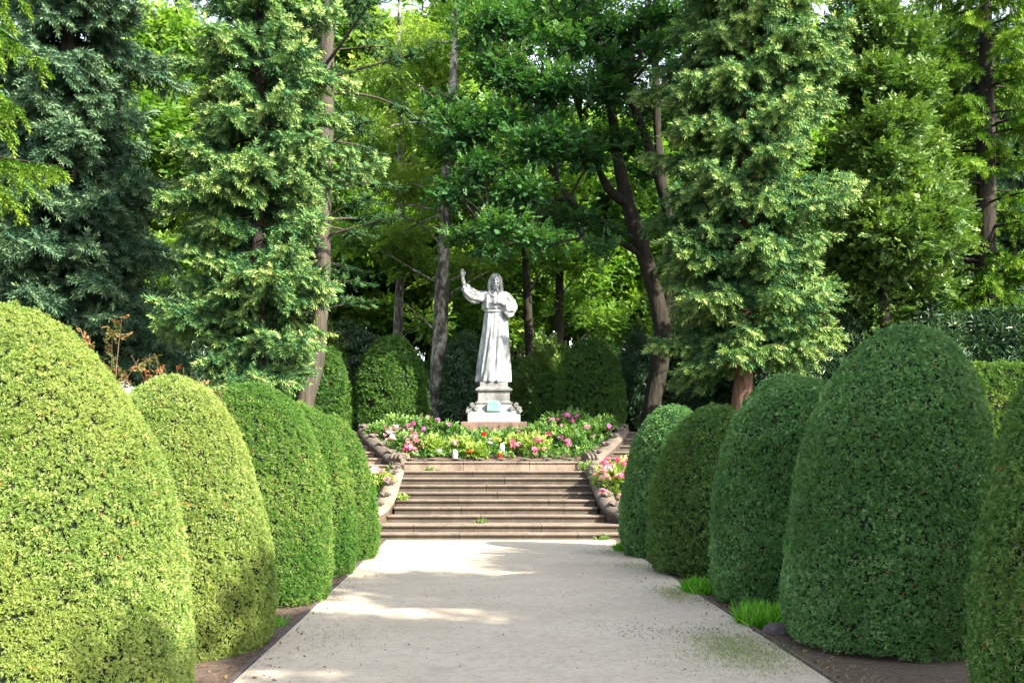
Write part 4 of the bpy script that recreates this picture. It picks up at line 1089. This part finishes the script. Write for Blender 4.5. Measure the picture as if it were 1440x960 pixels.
# rounded, shiny-leaved tree on the right, lit from the right
HD = 24.5
hb = W(1250, 590, HD); hb[2] = float(ground_z(hb[0], hb[1])) - .1
t = thing('holm_tree', hb, 'round headed glossy leaved tree catching the sun, right of the light green spruce', 'tree')
r = np.random.default_rng(321); ac = Acc(); C, Rd = [], []
acc_tube(ac, [(0, 0, -.2), (.05, 0, 1.2), (-.1, 0, 3), (-.2, 0, 6), (-.2, 0, 9)], [.24, .2, .17, .13, .04], n=12, bark=.02, sub=3)
for px, py, dd, rr in [(1310, 300, -1, .85), (1270, 330, -1.2, .9), (1230, 300, -.6, .8), (1330, 340, -.7, .6), (1290, 270, -.6, .75), (1240, 360, -.3, .9), (1215, 200, -.3, .75), (1260, 175, -.8, .75), (1290, 120, -.4, .65), (1235, 110, -.5, .7), (1205, 130, 0, .7), (1270, 60, 0, .8), (1220, 30, 0, .9), (1250, 230, -.9, .7),
                       (1200, 350, .4, .9), (1230, 430, .5, .9), (1290, 400, .3, .8), (1210, 470, .8, .8), (1300, 210, .2, .55), (1220, -40, 0, 1.0)]:
    rr *= 1.18; c = W(px, py, HD + dd) - hb; C.append(c); Rd.append([rr, rr, rr * .72]); limb_to(r, [-.15, 0, np.clip(c[2] - 1, 1, 8.6)], c, .05, .01, ac)
ac.obj('trunk', M['bark_dark'], t, smooth=True)
V, Fa, tv = clump_leaves(r, C, Rd, 12500, SPRAY, .23, .15, .35, .5)
Acc().add(V, Fa, 0, tv).obj('crown', M['haw'], t)

# trees of the wood behind
BT = [broadleaf(401, 13, 7.6, 3.0, 4.6, 26, 15000, BIGSPRAY, .30, .20, .35, (1.0, 1.6)),
      broadleaf(402, 15, 8.6, 2.6, 5.6, 28, 15000, HANG, .42, .18, .75, (.9, 1.5)),
      broadleaf(403, 11, 6.2, 3.2, 4.0, 24, 15000, BIGSPRAY, .29, .22, .3, (1.0, 1.6))]
GB = 'sunlit trees of the wood behind the statue'
proto = []
spots = [(500, 38, 0, 1.0, 1), (640, 39, 1, 1.1, 1), (730, 37, 2, .95, 1), (850, 41, 0, 1.1, 1), (800, 46, 1, 1.2, 0), (570, 46, 2, 1.3, 0), (400, 42, 1, 1.15, 0), (235, 36, 0, 1.25, 0), (930, 47, 2, 1.35, 0), (1030, 48, 1, 1.2, 0), (1150, 50, 0, 1.3, 0), (1240, 46, 2, 1.2, 0),
         (1330, 44, 1, 1.05, 0), (150, 42, 2, 1.2, 0), (20, 38, 0, 1.2, 0), (690, 48, 0, 1.4, 0), (450, 49, 2, 1.5, 0), (330, 36, 1, 1.0, 0), (225, 31, 2, .6, 0), (1440, 44, 2, .95, 0), (470, 52, 0, 1.9, 0), (600, 53, 1, 1.8, 0), (1290, 50, 0, 1.7, 0), (1160, 54, 2, 2.1, 0), (1225, 53, 1, 1.7, 0)]
labs = ['yellow green tree in the wood above the dark dome hedge left of the birch', 'weeping yellow green tree behind the raised hand of the statue', 'leafy lime green tree straight behind the statue', 'bright tree seen under the arching oak limbs']
for q, (px, D, k, sc, own) in enumerate(spots):
    b = W(px, 590, D); b[2] = float(ground_z(b[0], b[1])) - .15
    lab = labs[q] if own else 'tall leafy tree of the wood, mostly hidden behind nearer trees'
    if len(proto) <= k or proto[k] is None:
        while len(proto) <= k: proto.append(None)
        proto[k] = tree_from('wood_tree', b, BT[k], ['lime', 'birch', 'lime'][k], 'bark_dark', lab, 'tree', GB, q * 1.3, sc)
    else:
        copy_tree(proto[k], b, q * 1.37, sc, lab, GB)

# far wood: one mass of leaves and stems
ac = Acc(); r = np.random.default_rng(9)
C = np.stack([r.uniform(-36, 30, 120), r.uniform(52, 62, 120), r.uniform(2, 12, 120) * 1.0 + 2], -1)
C[:, 2] = np.where(np.abs(C[:, 0]) > 15, np.minimum(C[:, 2], 11), C[:, 2] * 1.45)
C = np.concatenate([C, np.stack([r.uniform(-36, 32, 60), r.uniform(49, 60, 60), r.uniform(.8, 4, 60) + 2], -1), np.stack([r.uniform(-14, 2, 26), r.uniform(54, 60, 26), r.uniform(18, 27, 26)], -1)])
V, Fa, tv = clump_leaves(r, C, np.tile([2.6, 2.2, 2.2], (len(C), 1)), 52000, BIGSPRAY, .58, .3, .2, .5)
ac.add(V, Fa, 0, tv)
for q in range(40):
    x, y = r.uniform(-34, 28), r.uniform(50, 62); z = float(ground_z(x, y))
    acc_tube(ac, [(x, y, z - .3), (x + r.normal() * .3, y, z + 5), (x + r.normal() * .6, y, z + 12)], [.25, .2, .06], n=8, m=1)
tag(ac.obj('far_wood', [M['lime'], M['bark_dark']]), kind='stuff')

# trees standing right of the path, beyond the edge of the photograph, whose shade falls across it
GS = 'trees right of the path outside the photo'
for q, (x, y, k, sc) in enumerate([(10.0, 2.6, 0, .8), (11.3, 6.3, 2, .85), (8.8, -2.4, 2, .85), (7.5, .9, 0, .68)]):
    copy_tree(proto[k], (x, y, float(ground_z(x, y)) - .1), q * 2.1 + .4, sc, 'tree beyond the right edge of the photo that shades the path', GS)

# ---------------------------------------------------------------- shrubs, domes and hedges on the terrace
def shrub(name, c, rad, label, mat, n, tpl=ROSETTE, size=.16, seed=1, lumps=9, cat='shrub', group=None, flatb=True):
    r = np.random.default_rng(seed)
    z = float(ground_z(c[0], c[1]))
    t = thing(name, (c[0], c[1], z - .05), label, cat, group)
    rad = np.array(rad, float); C, Rd = [], []
    for q in range(lumps):
        u = nrm(r.normal(size=3)); u[2] = abs(u[2])
        C.append([0, 0, rad[2] * .42] + u * rad * [.62, .62, .5] * r.uniform(.5, 1)); Rd.append(rad * r.uniform(.36, .55) * [1, 1, .9])
    ac = Acc()
    for c_ in C: limb_to(r, [r.normal() * .1, r.normal() * .1, -.05], c_, .035, .008, ac, n=5, sides=5)
    ac.obj('stem', M['bark_dark'], t)
    C = np.array(C); Rd = np.array(Rd)
    k = r.integers(0, len(C), n); u = nrm(r.normal(size=(n, 3))); P = C[k] + u * Rd[k] * (.55 + .45 * r.random((n, 1)) ** .6)
    P[:, 2] = np.abs(P[:, 2])
    d = u + [0, 0, .35] + r.normal(size=(n, 3)) * .35
    V, Fa = inst(*tpl, P, frames(r, d), size * r.uniform(.7, 1.3, n))
    a = Acc().add(V, Fa, 0, np.repeat(np.clip(.45 + .2 * u[:, 2] + r.normal(size=n) * .17, 0, 1), len(tpl[1])))
    a.obj('foliage', M[mat], t)
    return t

GD = 'clipped domes on the terrace'
def D_(px, D): return float(W(px, 0, D)[0])
yew(D_(551, 26), 26.0, .97, 2.50, 'yew_deep', 'broad dark green dome with a hollow in its side, left of the birch', .06, 31, 2.5, group=GD, lump=.05, name='clipped_dome')
yew(D_(457, 25.5), 25.5, .66, 2.2, 'yew_deep', 'narrow dark green dome in front of the pine trunk', .06, 32, 2.6, group=GD, lump=.04, name='clipped_dome')
yew(D_(388, 25.5), 25.5, .62, 1.75, 'yew_deep', 'low dark dome beside the trunk of the blue green spruce', .06, 33, 2.6, group=GD, name='clipped_dome')
yew(D_(829, 26), 26.0, .93, 2.42, 'yew_deep', 'dark green dome on the terrace right of the statue', .06, 34, 3.0, group=GD, lump=.04, name='clipped_dome')
yew(D_(775, 26.7), 26.7, .60, 1.6, 'yew_deep', 'low dark dome tucked behind the larger dome right of the statue', .06, 35, 2.6, group=GD, name='clipped_dome')
shrub('laurel', (D_(500, 28), 28), (1.0, .9, 2.7), 'dark glossy laurel between the two left domes', 'laurel', 2200, seed=41)
shrub('laurel', (D_(455, 27.5), 27.5), (.8, .8, 2.6), 'laurel with light shoots leaning on the pine trunk', 'haw', 1700, seed=42)
shrub('laurel', (D_(644, 27), 27.2), (.62, .8, 2.3), 'dark upright bush right of the birch trunk', 'laurel', 2000, seed=43)
shrub('elder', (D_(757, 29), 29), (.9, .9, 2.3), 'pale leaved bush catching the sun behind the right dome', 'haw', 1900, seed=44, tpl=SPRAY, size=.26)
shrub('laurel', (D_(895, 27.5), 27.5), (.75, .8, 2.5), 'dark laurel between the right dome and the oak trunk', 'laurel', 2200, seed=45)
shrub('laurel', (D_(985, 27), 27), (1.35, .9, 2.6), 'wide dark laurel right of the oak trunk', 'laurel', 3400, seed=46)
shrub('laurel', (D_(1095, 25.5), 25.5), (1.3, .9, 2.3), 'dark laurel behind the trunk of the light green spruce', 'laurel', 2600, seed=47)
shrub('laurel', (D_(1190, 25), 25), (1.3, 1.0, 3.4), 'tall dark bush in deep shade behind the tallest yew', 'laurel', 3200, seed=48)
shrub('rhododendron', (D_(1290, 25), 25), (1.4, 1.0, 3.2), 'dark rhododendron left of the hedge', 'laurel', 3200, seed=49, size=.2)
shrub('rhododendron', (D_(1395, 24.8), 24.8), (1.7, 1.0, 2.7), 'rhododendron with long pale leaves above the clipped hedge', 'laurel', 3600, seed=50, size=.22)
shrub('rhododendron', (D_(1480, 26), 26), (1.6, 1.0, 3.2), 'dark rhododendron at the right edge behind the hedge', 'laurel', 2600, seed=51, size=.22)
for q, (px, D, rd, lab) in enumerate([(225, 27, (1.5, 1.0, 3.6), 'dark bush in the black gap between the two left spruces'), (290, 24.5, (1.2, .9, 2.2), 'dark bush low behind the blue green spruce'), (160, 25.5, (1.8, 1.0, 2.4), 'dark undergrowth bush beneath the broad spruce'),
                                      (560, 33, (2.0, 1.0, 2.6), 'shaded bush far behind the flaking birch'), (700, 33, (1.8, 1.0, 2.2), 'shaded bush far behind the statue robe'), (860, 33, (2.0, 1.0, 2.6), 'shaded bush far behind the right dome'), (400, 30, (1.6, 1.0, 3.0), 'shaded bush behind the pine trunk')]):
    shrub('undergrowth_bush', (D_(px, D), D), rd, lab, 'laurel' if q < 3 or q == 6 else 'oak', 2600, seed=60 + q, size=.2, group='shaded bushes under the trees')

# clipped hedge on the right
hx0, hx1 = D_(1325, 22.6), D_(1500, 22.6)
t = thing('hedge', ((hx0 + hx1) / 2, 22.6, float(ground_z(11, 22.6))), 'straight clipped hedge with a sunlit top at the right edge', 'hedge')
hw = (hx1 - hx0) / 2
nx_, ny_ = 40, 26
cs = np.array([(-.42, .0), (-.45, .3), (-.45, .8), (-.45, 1.3), (-.43, 1.62), (-.38, 1.72), (-.2, 1.75), (0, 1.76), (.2, 1.75), (.38, 1.72), (.43, 1.62), (.45, 1.3), (.45, .6), (.42, 0)])
V = np.array([(x, c[0], c[1]) for x in np.linspace(-hw, hw, nx_) for c in cs]); V += .03 * wob(V, 4, 8)[:, None] * nrm(V - [0, 0, .8])
nc = len(cs); Fq = np.array([(i_ * nc + k, (i_ + 1) * nc + k, (i_ + 1) * nc + k + 1, i_ * nc + k + 1) for i_ in range(nx_ - 1) for k in range(nc - 1)])
r = np.random.default_rng(71)
N0 = np.cross(V[Fq[0, 1]] - V[Fq[0, 0]], V[Fq[0, 2]] - V[Fq[0, 0]])
if N0[1] > 0: Fq = Fq[:, ::-1]
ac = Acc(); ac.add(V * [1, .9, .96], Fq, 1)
V2, F2, tv = clothe(r, V, Fq, .055, 900, seed=5, dip=.05); ac.add(V2, F2, 0, tv)
ac.obj('foliage', [M['yew_mid'], M['shade_core']], t)

# ---------------------------------------------------------------- roses and small plants
def petal_mesh(name, mat, r0=1.0, seed=0):
    """an open rose: three rings of cupped petals"""
    r = np.random.default_rng(seed); V, Fa = [], []
    for ring, (n, rad, el, w) in enumerate(((6, 1.0, .25, .62), (5, .72, .75, .5), (4, .42, 1.15, .38))):
        for k in range(n):
            a = 2 * math.pi * k / n + ring * .5 + r.normal() * .1; e = el + r.normal() * .1
            d = np.array([math.cos(a) * math.cos(e), math.sin(a) * math.cos(e), math.sin(e)]); sd = np.array([-math.sin(a), math.cos(a), 0])
            up = np.cross(d, sd) * -1
            b_ = len(V)
            V += [np.zeros(3), d * rad * .55 + sd * w * .8 - up * .05, d * rad - up * -.12 + sd * w * .5, d * rad * 1.03, d * rad - up * -.12 - sd * w * .5, d * rad * .55 - sd * w * .8 - up * .05]
            Fa += [(b_, b_ + 1, b_ + 2), (b_, b_ + 2, b_ + 3), (b_, b_ + 3, b_ + 4), (b_, b_ + 4, b_ + 5)]
    return mesh_np(name, np.array(V) * r0, [(np.array(Fa), 0)], mat)
BL = {k: petal_mesh('bloom', M[k], 1, i) for i, k in enumerate(('pink', 'pale_pink', 'magenta', 'red', 'orange', 'white_petal', 'yellow'))}

def rose(c, h, w, label, mat='rose_leaf', n=320, seed=0, group='rose bushes in the bed below the statue', z=None, name='rose_bush', cat='rose bush'):
    r = np.random.default_rng(seed)
    z = float(bed_z(c[1])) if z is None else z
    t = thing(name, (c[0], c[1], z - .02), label, cat, group)
    ac = Acc(); P = []
    for k in range(8):
        a = r.uniform(0, 6.28); e = np.array([math.cos(a) * w * r.uniform(.3, .95), math.sin(a) * w * .7 * r.uniform(.3, .95), h * r.uniform(.6, 1.0)])
        pts = limb_to(r, [r.normal() * .03, r.normal() * .03, -.03], e, .009, .004, ac, .1, 5, 4)
    ac.obj('stem', M['bark'], t)
    u = nrm(r.normal(size=(n, 3))); P = u * [w, w * .75, h * .5] * (.45 + .55 * r.random((n, 1)) ** .5) + [0, 0, h * .5]
    P += (.05 * wob(P, 9, seed))[:, None] * u
    V, Fa = inst(*SPRAY, P, frames(r, u * [1, 1, .6] + [0, 0, .3] + r.normal(size=(n, 3)) * .5), .13 * r.uniform(.7, 1.3, n))
    Acc().add(V, Fa, 0, np.repeat(np.clip(.5 + .2 * u[:, 2] + r.normal(size=n) * .2, 0, 1), len(SPRAY[1]))).obj('foliage', M[mat], t)
    return t

bushes = []
for q, (px, py, D, h, w, mat, lab) in enumerate([
    (536, 600, 22.7, .40, .30, 'rose_leaf', 'rose bush with a big pale pink cluster by the left curved wall'),
    (560, 600, 23.2, .42, .34, 'rose_leaf', 'thin rose bush at the back left of the bed'),
    (598, 600, 23.3, .38, .36, 'rose_leaf', 'dark leaved rose bush with small magenta blooms left of the plinth'),
    (628, 600, 23.2, .26, .22, 'rose_leaf', 'rose bush with one magenta bloom touching the plinth slab'),
    (580, 630, 21.9, .42, .30, 'rose_leaf', 'rose bush with the largest pink cluster, front left of the bed'),
    (606, 630, 21.75, .36, .28, 'pale_leaf', 'pale yellow green bush between the pink cluster and the white grave light'),
    (648, 630, 21.8, .33, .28, 'pale_leaf', 'yellowish bush behind the white grave light'),
    (678, 630, 21.9, .27, .26, 'rose_leaf', 'low bush with a red bloom in front of the plinth'),
    (668, 635, 21.55, .26, .22, 'pale_leaf', 'low pale bush with two orange blooms at the front wall'),
    (727, 630, 21.9, .33, .26, 'pale_leaf', 'yellowish bush with pink blooms right of the red grave light'),
    (752, 630, 21.7, .38, .28, 'pale_leaf', 'pale bush with a hot pink bloom close to the front wall'),
    (742, 610, 22.6, .30, .22, 'rose_leaf', 'rose bush at the right corner of the plinth slab'),
    (768, 615, 22.4, .48, .34, 'rose_leaf', 'rose bush with bright pink blooms right of the plinth'),
    (785, 600, 23.2, .50, .40, 'rose_leaf', 'tall rose bush with magenta clusters at the back right'),
    (805, 600, 23.3, .54, .36, 'rose_leaf', 'tallest rose bush, against the right terrace dome'),
    (800, 625, 22.1, .46, .34, 'rose_leaf', 'dark green rose bush with coral blooms on the right'),
    (832, 610, 22.8, .44, .36, 'rose_leaf', 'green rose bush with single pink blooms towards the right wall'),
    (853, 604, 23.1, .42, .28, 'rose_leaf', 'rose bush with a magenta cluster beside the right curved wall'),
    (700, 620, 22.3, .22, .22, 'rose_leaf', 'bush with yellow and white blooms in front of the plinth centre')]):
    x = D_(px, D)
    bushes.append((px, D, rose((x, D), h, w, lab, mat, 230 if mat == 'rose_leaf' else 260, 500 + q), mat))
bl = [(546, 606, 'pale_pink', 14, .12), (548, 614, 'pale_pink', 8, .09), (543, 617, 'pale_pink', 3, .05), (582, 614, 'pale_pink', 14, .12), (583, 622, 'pale_pink', 13, .12), (572, 630, 'pink', 9, .10), (578, 635, 'pale_pink', 8, .08), (570, 624, 'pink', 3, .05), (579, 597, 'magenta', 3, .05), (602, 586, 'pink', 1, .02), (592, 585, 'magenta', 1, .02), (616, 589, 'magenta', 1, .02), (578, 604, 'pink', 2, .03),
      (594, 608, 'magenta', 4, .06), (584, 608, 'pink', 2, .03), (560, 602, 'magenta', 3, .05), (632, 597, 'magenta', 2, .03), (638, 621, 'pale_pink', 4, .05), (681, 610, 'red', 2, .03), (656, 637, 'orange', 2, .03), (661, 635, 'orange', 2, .03), (697, 617, 'yellow', 4, .05), (690, 621, 'white_petal', 3, .04), (706, 625, 'white_petal', 2, .03), (732, 606, 'magenta', 2, .03), (734, 613, 'pink', 3, .04), (719, 618, 'pink', 3, .04),
      (721, 627, 'pink', 3, .04), (731, 624, 'pale_pink', 4, .05), (751, 633, 'pink', 4, .05), (758, 618, 'pink', 6, .07), (771, 610, 'pink', 5, .06), (779, 613, 'magenta', 2, .03), (755, 609, 'pink', 2, .03), (779, 596, 'magenta', 3, .04), (772, 591, 'magenta', 1, .02), (797, 586, 'magenta', 6, .08), (785, 592, 'magenta', 6, .08), (804, 592, 'magenta', 3, .05), (812, 585, 'magenta', 1, .02), (854, 600, 'magenta', 6, .08), (834, 615, 'magenta', 2, .03),
      (802, 624, 'pink', 3, .04), (799, 619, 'pink', 2, .03), (789, 614, 'magenta', 2, .03), (826, 601, 'pink', 1, .02), (765, 632, 'pale_pink', 2, .03), (617, 633, 'pale_pink', 1, .02)]
r = np.random.default_rng(88)
for px, py, colr, n, sp in bl:
    Dg = float(np.interp(py, [585, 600, 615, 630, 640], [23.15, 22.9, 22.2, 21.65, 21.45]))
    best = min(bushes, key=lambda q: abs(q[0] - px) / 16 + abs(q[1] - Dg))
    c = W(px, py, best[1] - .34)
    for k in range(n):
        p = c + r.normal(size=3) * sp * [.8, .5, .6]
        o = link('bloom', BL[colr], best[2], p - np.array(best[2].location)); o.rotation_euler = (R(40) + r.normal() * .4, r.normal() * .5, r.uniform(0, 6)); s_ = r.uniform(.042, .058); o.scale = (s_, s_, s_)

GR = 'roses beside the broad stair'
for q, (px, py, D, h, w, lab, fl) in enumerate([
    (862, 690, 19.6, .62, .34, 'pale rose bush with a large pink head right of the broad stair', [(852, 650, 'pink', 7, .07), (853, 659, 'pale_pink', 9, .10), (872, 649, 'pink', 4, .06), (873, 667, 'pink', 5, .06), (850, 668, 'pale_pink', 4, .08), (873, 700, 'pale_pink', 3, .04), (845, 691, 'pink', 3, .04)]),
    (885, 680, 19.9, .60, .30, 'rose bush with red pink blooms half hidden by the last right yew', [(886, 646, 'pink', 4, .05), (892, 662, 'pink', 3, .04)]),
    (534, 680, 19.7, .40, .20, 'thin pale rose bush left of the broad stair', [(530, 662, 'pale_pink', 5, .06), (545, 671, 'pale_pink', 3, .05)])]):
    x = D_(px, D); z = float(ground_z(x, D))
    t = rose((x, D), h, w, lab, 'pale_leaf', 330, 600 + q, GR, z)
    for px_, py_, colr, n, sp in fl:
        for k in range(n):
            p = W(px_, py_, D - .42) + r.normal(size=3) * sp * [.8, .5, .6] - np.array(t.location)
            o = link('bloom', BL[colr], t, p); o.rotation_euler = (R(40) + r.normal() * .4, r.normal() * .5, r.uniform(0, 6)); s_ = r.uniform(.05, .07); o.scale = (s_, s_, s_)

# grave lights standing in the bed
def grave_light(name, px, py, D, mat, label, h=.20, rr=.055):
    b_ = W(px, py, D); z = float(bed_z(D))
    t = thing(name, (b_[0], D, z), label, 'grave light')
    th = np.linspace(0, 2 * np.pi, 18, endpoint=False)
    def lathe(pr): 
        V = np.array([(rd * math.cos(a), rd * math.sin(a), zz) for rd, zz in pr for a in th]); n = 18
        return V, [(k * n + a, k * n + (a + 1) % n, (k + 1) * n + (a + 1) % n, (k + 1) * n + a) for k in range(len(pr) - 1) for a in range(n)]
    Acc().add(*lathe([(.0, 0), (rr * .8, 0), (rr * .85, .02), (rr, h * .3), (rr, h * .7), (rr * .85, h * .78), (0, h * .78)])).obj('body', M[mat], t, smooth=True)
    Acc().add(*lathe([(rr * .86, h * .79), (rr * .9, h * .84), (rr * .6, h * .97), (rr * .15, h * 1.02), (0, h * 1.02)])).obj('lid', M['gold_lid'] if 'red' in mat else M[mat], t, smooth=True)
grave_light('grave_light', 640, 645, 21.42, 'white_plastic', 'white plastic grave light at the front of the rose bed', .21, .06)
grave_light('grave_light', 703.5, 645, 21.42, 'red_plastic', 'small red grave light at the front of the rose bed', .17, .05)
grave_light('grave_light', 706, 640, 21.62, 'white_plastic', 'white grave light close behind the red one', .28, .06)

# ground cover at the right of the bed and grass in places
r = np.random.default_rng(90)
n = 2600
cx_ = r.uniform(-1, 1, n); yy = 21.4 + 3.0 * r.random(n); hw_ = np.interp(yy, [21.3, 21.6, 22.2, 23.3, 24.9], [1.85, 2.1, 2.4, 2.85, 2.85])
Pc = np.stack([AX + cx_ * hw_, yy, bed_z(yy) + .03 + .05 * r.random(n)], -1)
V, Fa = inst(*SPRAY, Pc, frames(r, r.normal(size=(n, 3)) * [.6, .6, .2] + [0, -.1, .7]), .14 * r.uniform(.6, 1.2, n))
tag(Acc().add(V, Fa, 0, np.repeat(r.random(n), len(SPRAY[1]))).obj('ground_cover', M['rose_leaf']), kind='stuff')

for q, (x, y, rad, lab, cnt, h) in enumerate([(2.17, 8.95, .24, 'lush bright green grass tuft between the tallest yew and its left neighbour', 1100, .19), (2.05, 10.95, .19, 'smaller bright grass tuft left of the dark rounded yew', 700, .17), (1.86, 15.5, .13, 'bright grass tuft at the foot of the last right yew', 420, .16), (-2.18, 8.85, .1, 'little grass tuft at the foot of the flecked left yew', 70, .12)]):
    a = r.uniform(0, 6.28, cnt); q_ = np.sqrt(r.random(cnt)) * rad
    t = blades('grass_tuft', np.stack([np.cos(a) * q_ * (.85 if x > 0 else 1), np.sin(a) * q_ * 1.25, np.zeros(cnt)], -1), h, M['grass'], 900 + q)
    t.location = (x, y, .01); tag(t, lab, 'grass tuft', 'grass tufts along the path edge')
# thin creeping grass over the path edges
def pad(c, sx, sy, n): return np.stack([c[0] + r.normal(size=n) * sx, c[1] + r.normal(size=n) * sy, np.full(n, .022)], -1)
Pm = np.concatenate([pad((1.66, 7.75), .2, .45, 4200), pad((1.75, 10.8), .14, .35, 1500), pad((1.7, 13.4), .18, .25, 500), pad((1.65, 15.3), .25, .22, 500), pad((1.35, 7.3), .28, .25, 350), pad((-1.55, 8.2), .2, .45, 220), pad((-1.9, 11.5), .06, 1.2, 160), pad((2.25, 6.6), .15, .5, 300), pad((1.3, 17.3), .4, .05, 160)])
Pm = Pm[(np.abs(Pm[:, 0]) < 2.4)]
blades('creeping_grass', Pm, .032, M['moss'], 77, 'stuff', .9)
Pg = np.stack([r.uniform(8, 16, 5000), r.uniform(19.5, 22.1, 5000)], -1)
blades('lawn_grass', np.stack([Pg[:, 0], Pg[:, 1], ground_z(Pg[:, 0], Pg[:, 1])], -1), .09, M['moss'], 78, 'stuff', .6)

for q, (px, D, z, lab, h) in enumerate([(551, 21.05, 1.165, 'green weed at the left corner of the low bed wall', .14), (605, 21.08, 1.165, 'small weed growing at the foot of the low bed wall', .08), (824, 21.0, 1.165, 'bright green weed at the right corner of the low bed wall', .2), (567, 19.3, .635, 'pale weed in the left end of the middle step', .16), (676, 18.45, .25, 'tiny weed on the second step', .09), (848, 17.45, .02, 'grass sprig at the right foot of the stair', .1)]):
    n = 26; P = np.zeros((n, 3)); P[:, :2] = r.normal(size=(n, 2)) * .05
    V, Fa = inst(*SPRAY, P, frames(r, r.normal(size=(n, 3)) * [.6, .4, .2] + [0, -.1, .8]), h * r.uniform(.5, 1.1, n))
    o = Acc().add(V, Fa, 0, np.repeat(.4 + .6 * r.random(n), len(SPRAY[1]))).obj('weed', M['haw' if q != 3 else 'pale_leaf'], None, (D_(px, D), D, z))
    tag(o, lab, 'weed', 'weeds in the joints of the stair')

# boulder, briar and stone beyond the left yews
def rock(name, loc, rad, mat, label, seed):
    r_ = np.random.default_rng(seed); bm = bmesh.new(); bmesh.ops.create_icosphere(bm, subdivisions=4, radius=1)
    V = np.array([v.co[:] for v in bm.verts]); Fa = np.array([[v.index for v in f.verts] for f in bm.faces]); bm.free()
    V = V * (1 + .16 * wob(V, 1.8, seed) + .05 * wob(V, 6, seed + 1))[:, None] * rad
    o = Acc().add(V, Fa).obj(name, M[mat], None, loc, smooth=True)
    return tag(o, label, 'rock')
p = W(172, 528, 9.4); rock('boulder', (p[0], p[1], 1.05), (.30, .30, 1.28), 'rock', 'pale upright boulder showing between the two nearest left yews', 4)
rock('stone', (2.18, 8.45, .03), (.13, .11, .09), 'darkrock', 'dark rounded stone at the path edge by the tallest yew', 6)
p = W(585, 590, 24.4); rock('boulder', (p[0], p[1], 2.1), (.22, .15, .22), 'darkrock', 'grey rock at the back of the rose bed, left of the plinth', 8)
p = W(1219, 460, 11); 
def briar(base, tips, label, seed, n=60):
    r_ = np.random.default_rng(seed); t = thing('briar', base, label, 'briar', 'reddish briars behind the left yews'); ac = Acc(); LP, LD = [], []
    for tp in tips:
        pts = limb_to(r_, [r_.normal() * .05, r_.normal() * .05, 0], np.array(tp) - base, .007, .002, ac, .10, 9, 5)
        for q in range(n // len(tips)):
            s_ = r_.uniform(.45, 1) * 8; i_ = min(int(s_), 7); LP.append(pts[i_] + (pts[i_ + 1] - pts[i_]) * (s_ - i_)); LD.append(r_.normal(size=3) * [1, 1, .5] + [0, 0, .25])
    ac.obj('stem', M['bark_red'], t)
    LP, LD = np.array(LP), np.array(LD)
    V, Fa = inst(*SPRAY, LP, frames(r_, LD, .4), .088 * r_.uniform(.6, 1.2, len(LP)))
    Acc().add(V, Fa, 0, np.repeat(np.clip((LP[:, 2] - LP[:, 2].min()) / np.ptp(LP[:, 2]) * .7 + r_.normal(size=len(LP)) * .25, 0, 1), len(SPRAY[1]))).obj('foliage', M['red_leaf'], t)
briar(np.array([W(152, 500, 8.9)[0], 8.9, 0.0]), [W(172, 440, 8.9), W(140, 452, 8.8), W(128, 470, 8.7), W(158, 468, 9.0), W(112, 462, 8.8), W(185, 500, 8.9)], 'tall reddish briar rising beside the boulder on the left', 1, 130)
briar(np.array([W(215, 520, 9.6)[0], 9.6, 0.0]), [W(195, 505, 9.6), W(222, 508, 9.5), W(210, 497, 9.6), W(232, 518, 9.6)], 'low green briar right of the boulder', 2, 90)
briar(np.array([W(262, 530, 9.6)[0], 9.6, 0.0]), [W(248, 514, 9.6), W(270, 520, 9.5), W(290, 526, 9.6), W(306, 538, 9.6), W(258, 516, 9.7)], 'red tipped briar over the top of the flecked left yew', 3, 80)
briar(np.array([W(40, 470, 7.6)[0], 7.6, 0.0]), [W(38, 434, 7.0), W(62, 440, 7.0), W(75, 448, 7.1)], 'red briar tips over the top of the nearest left yew', 4, 30)
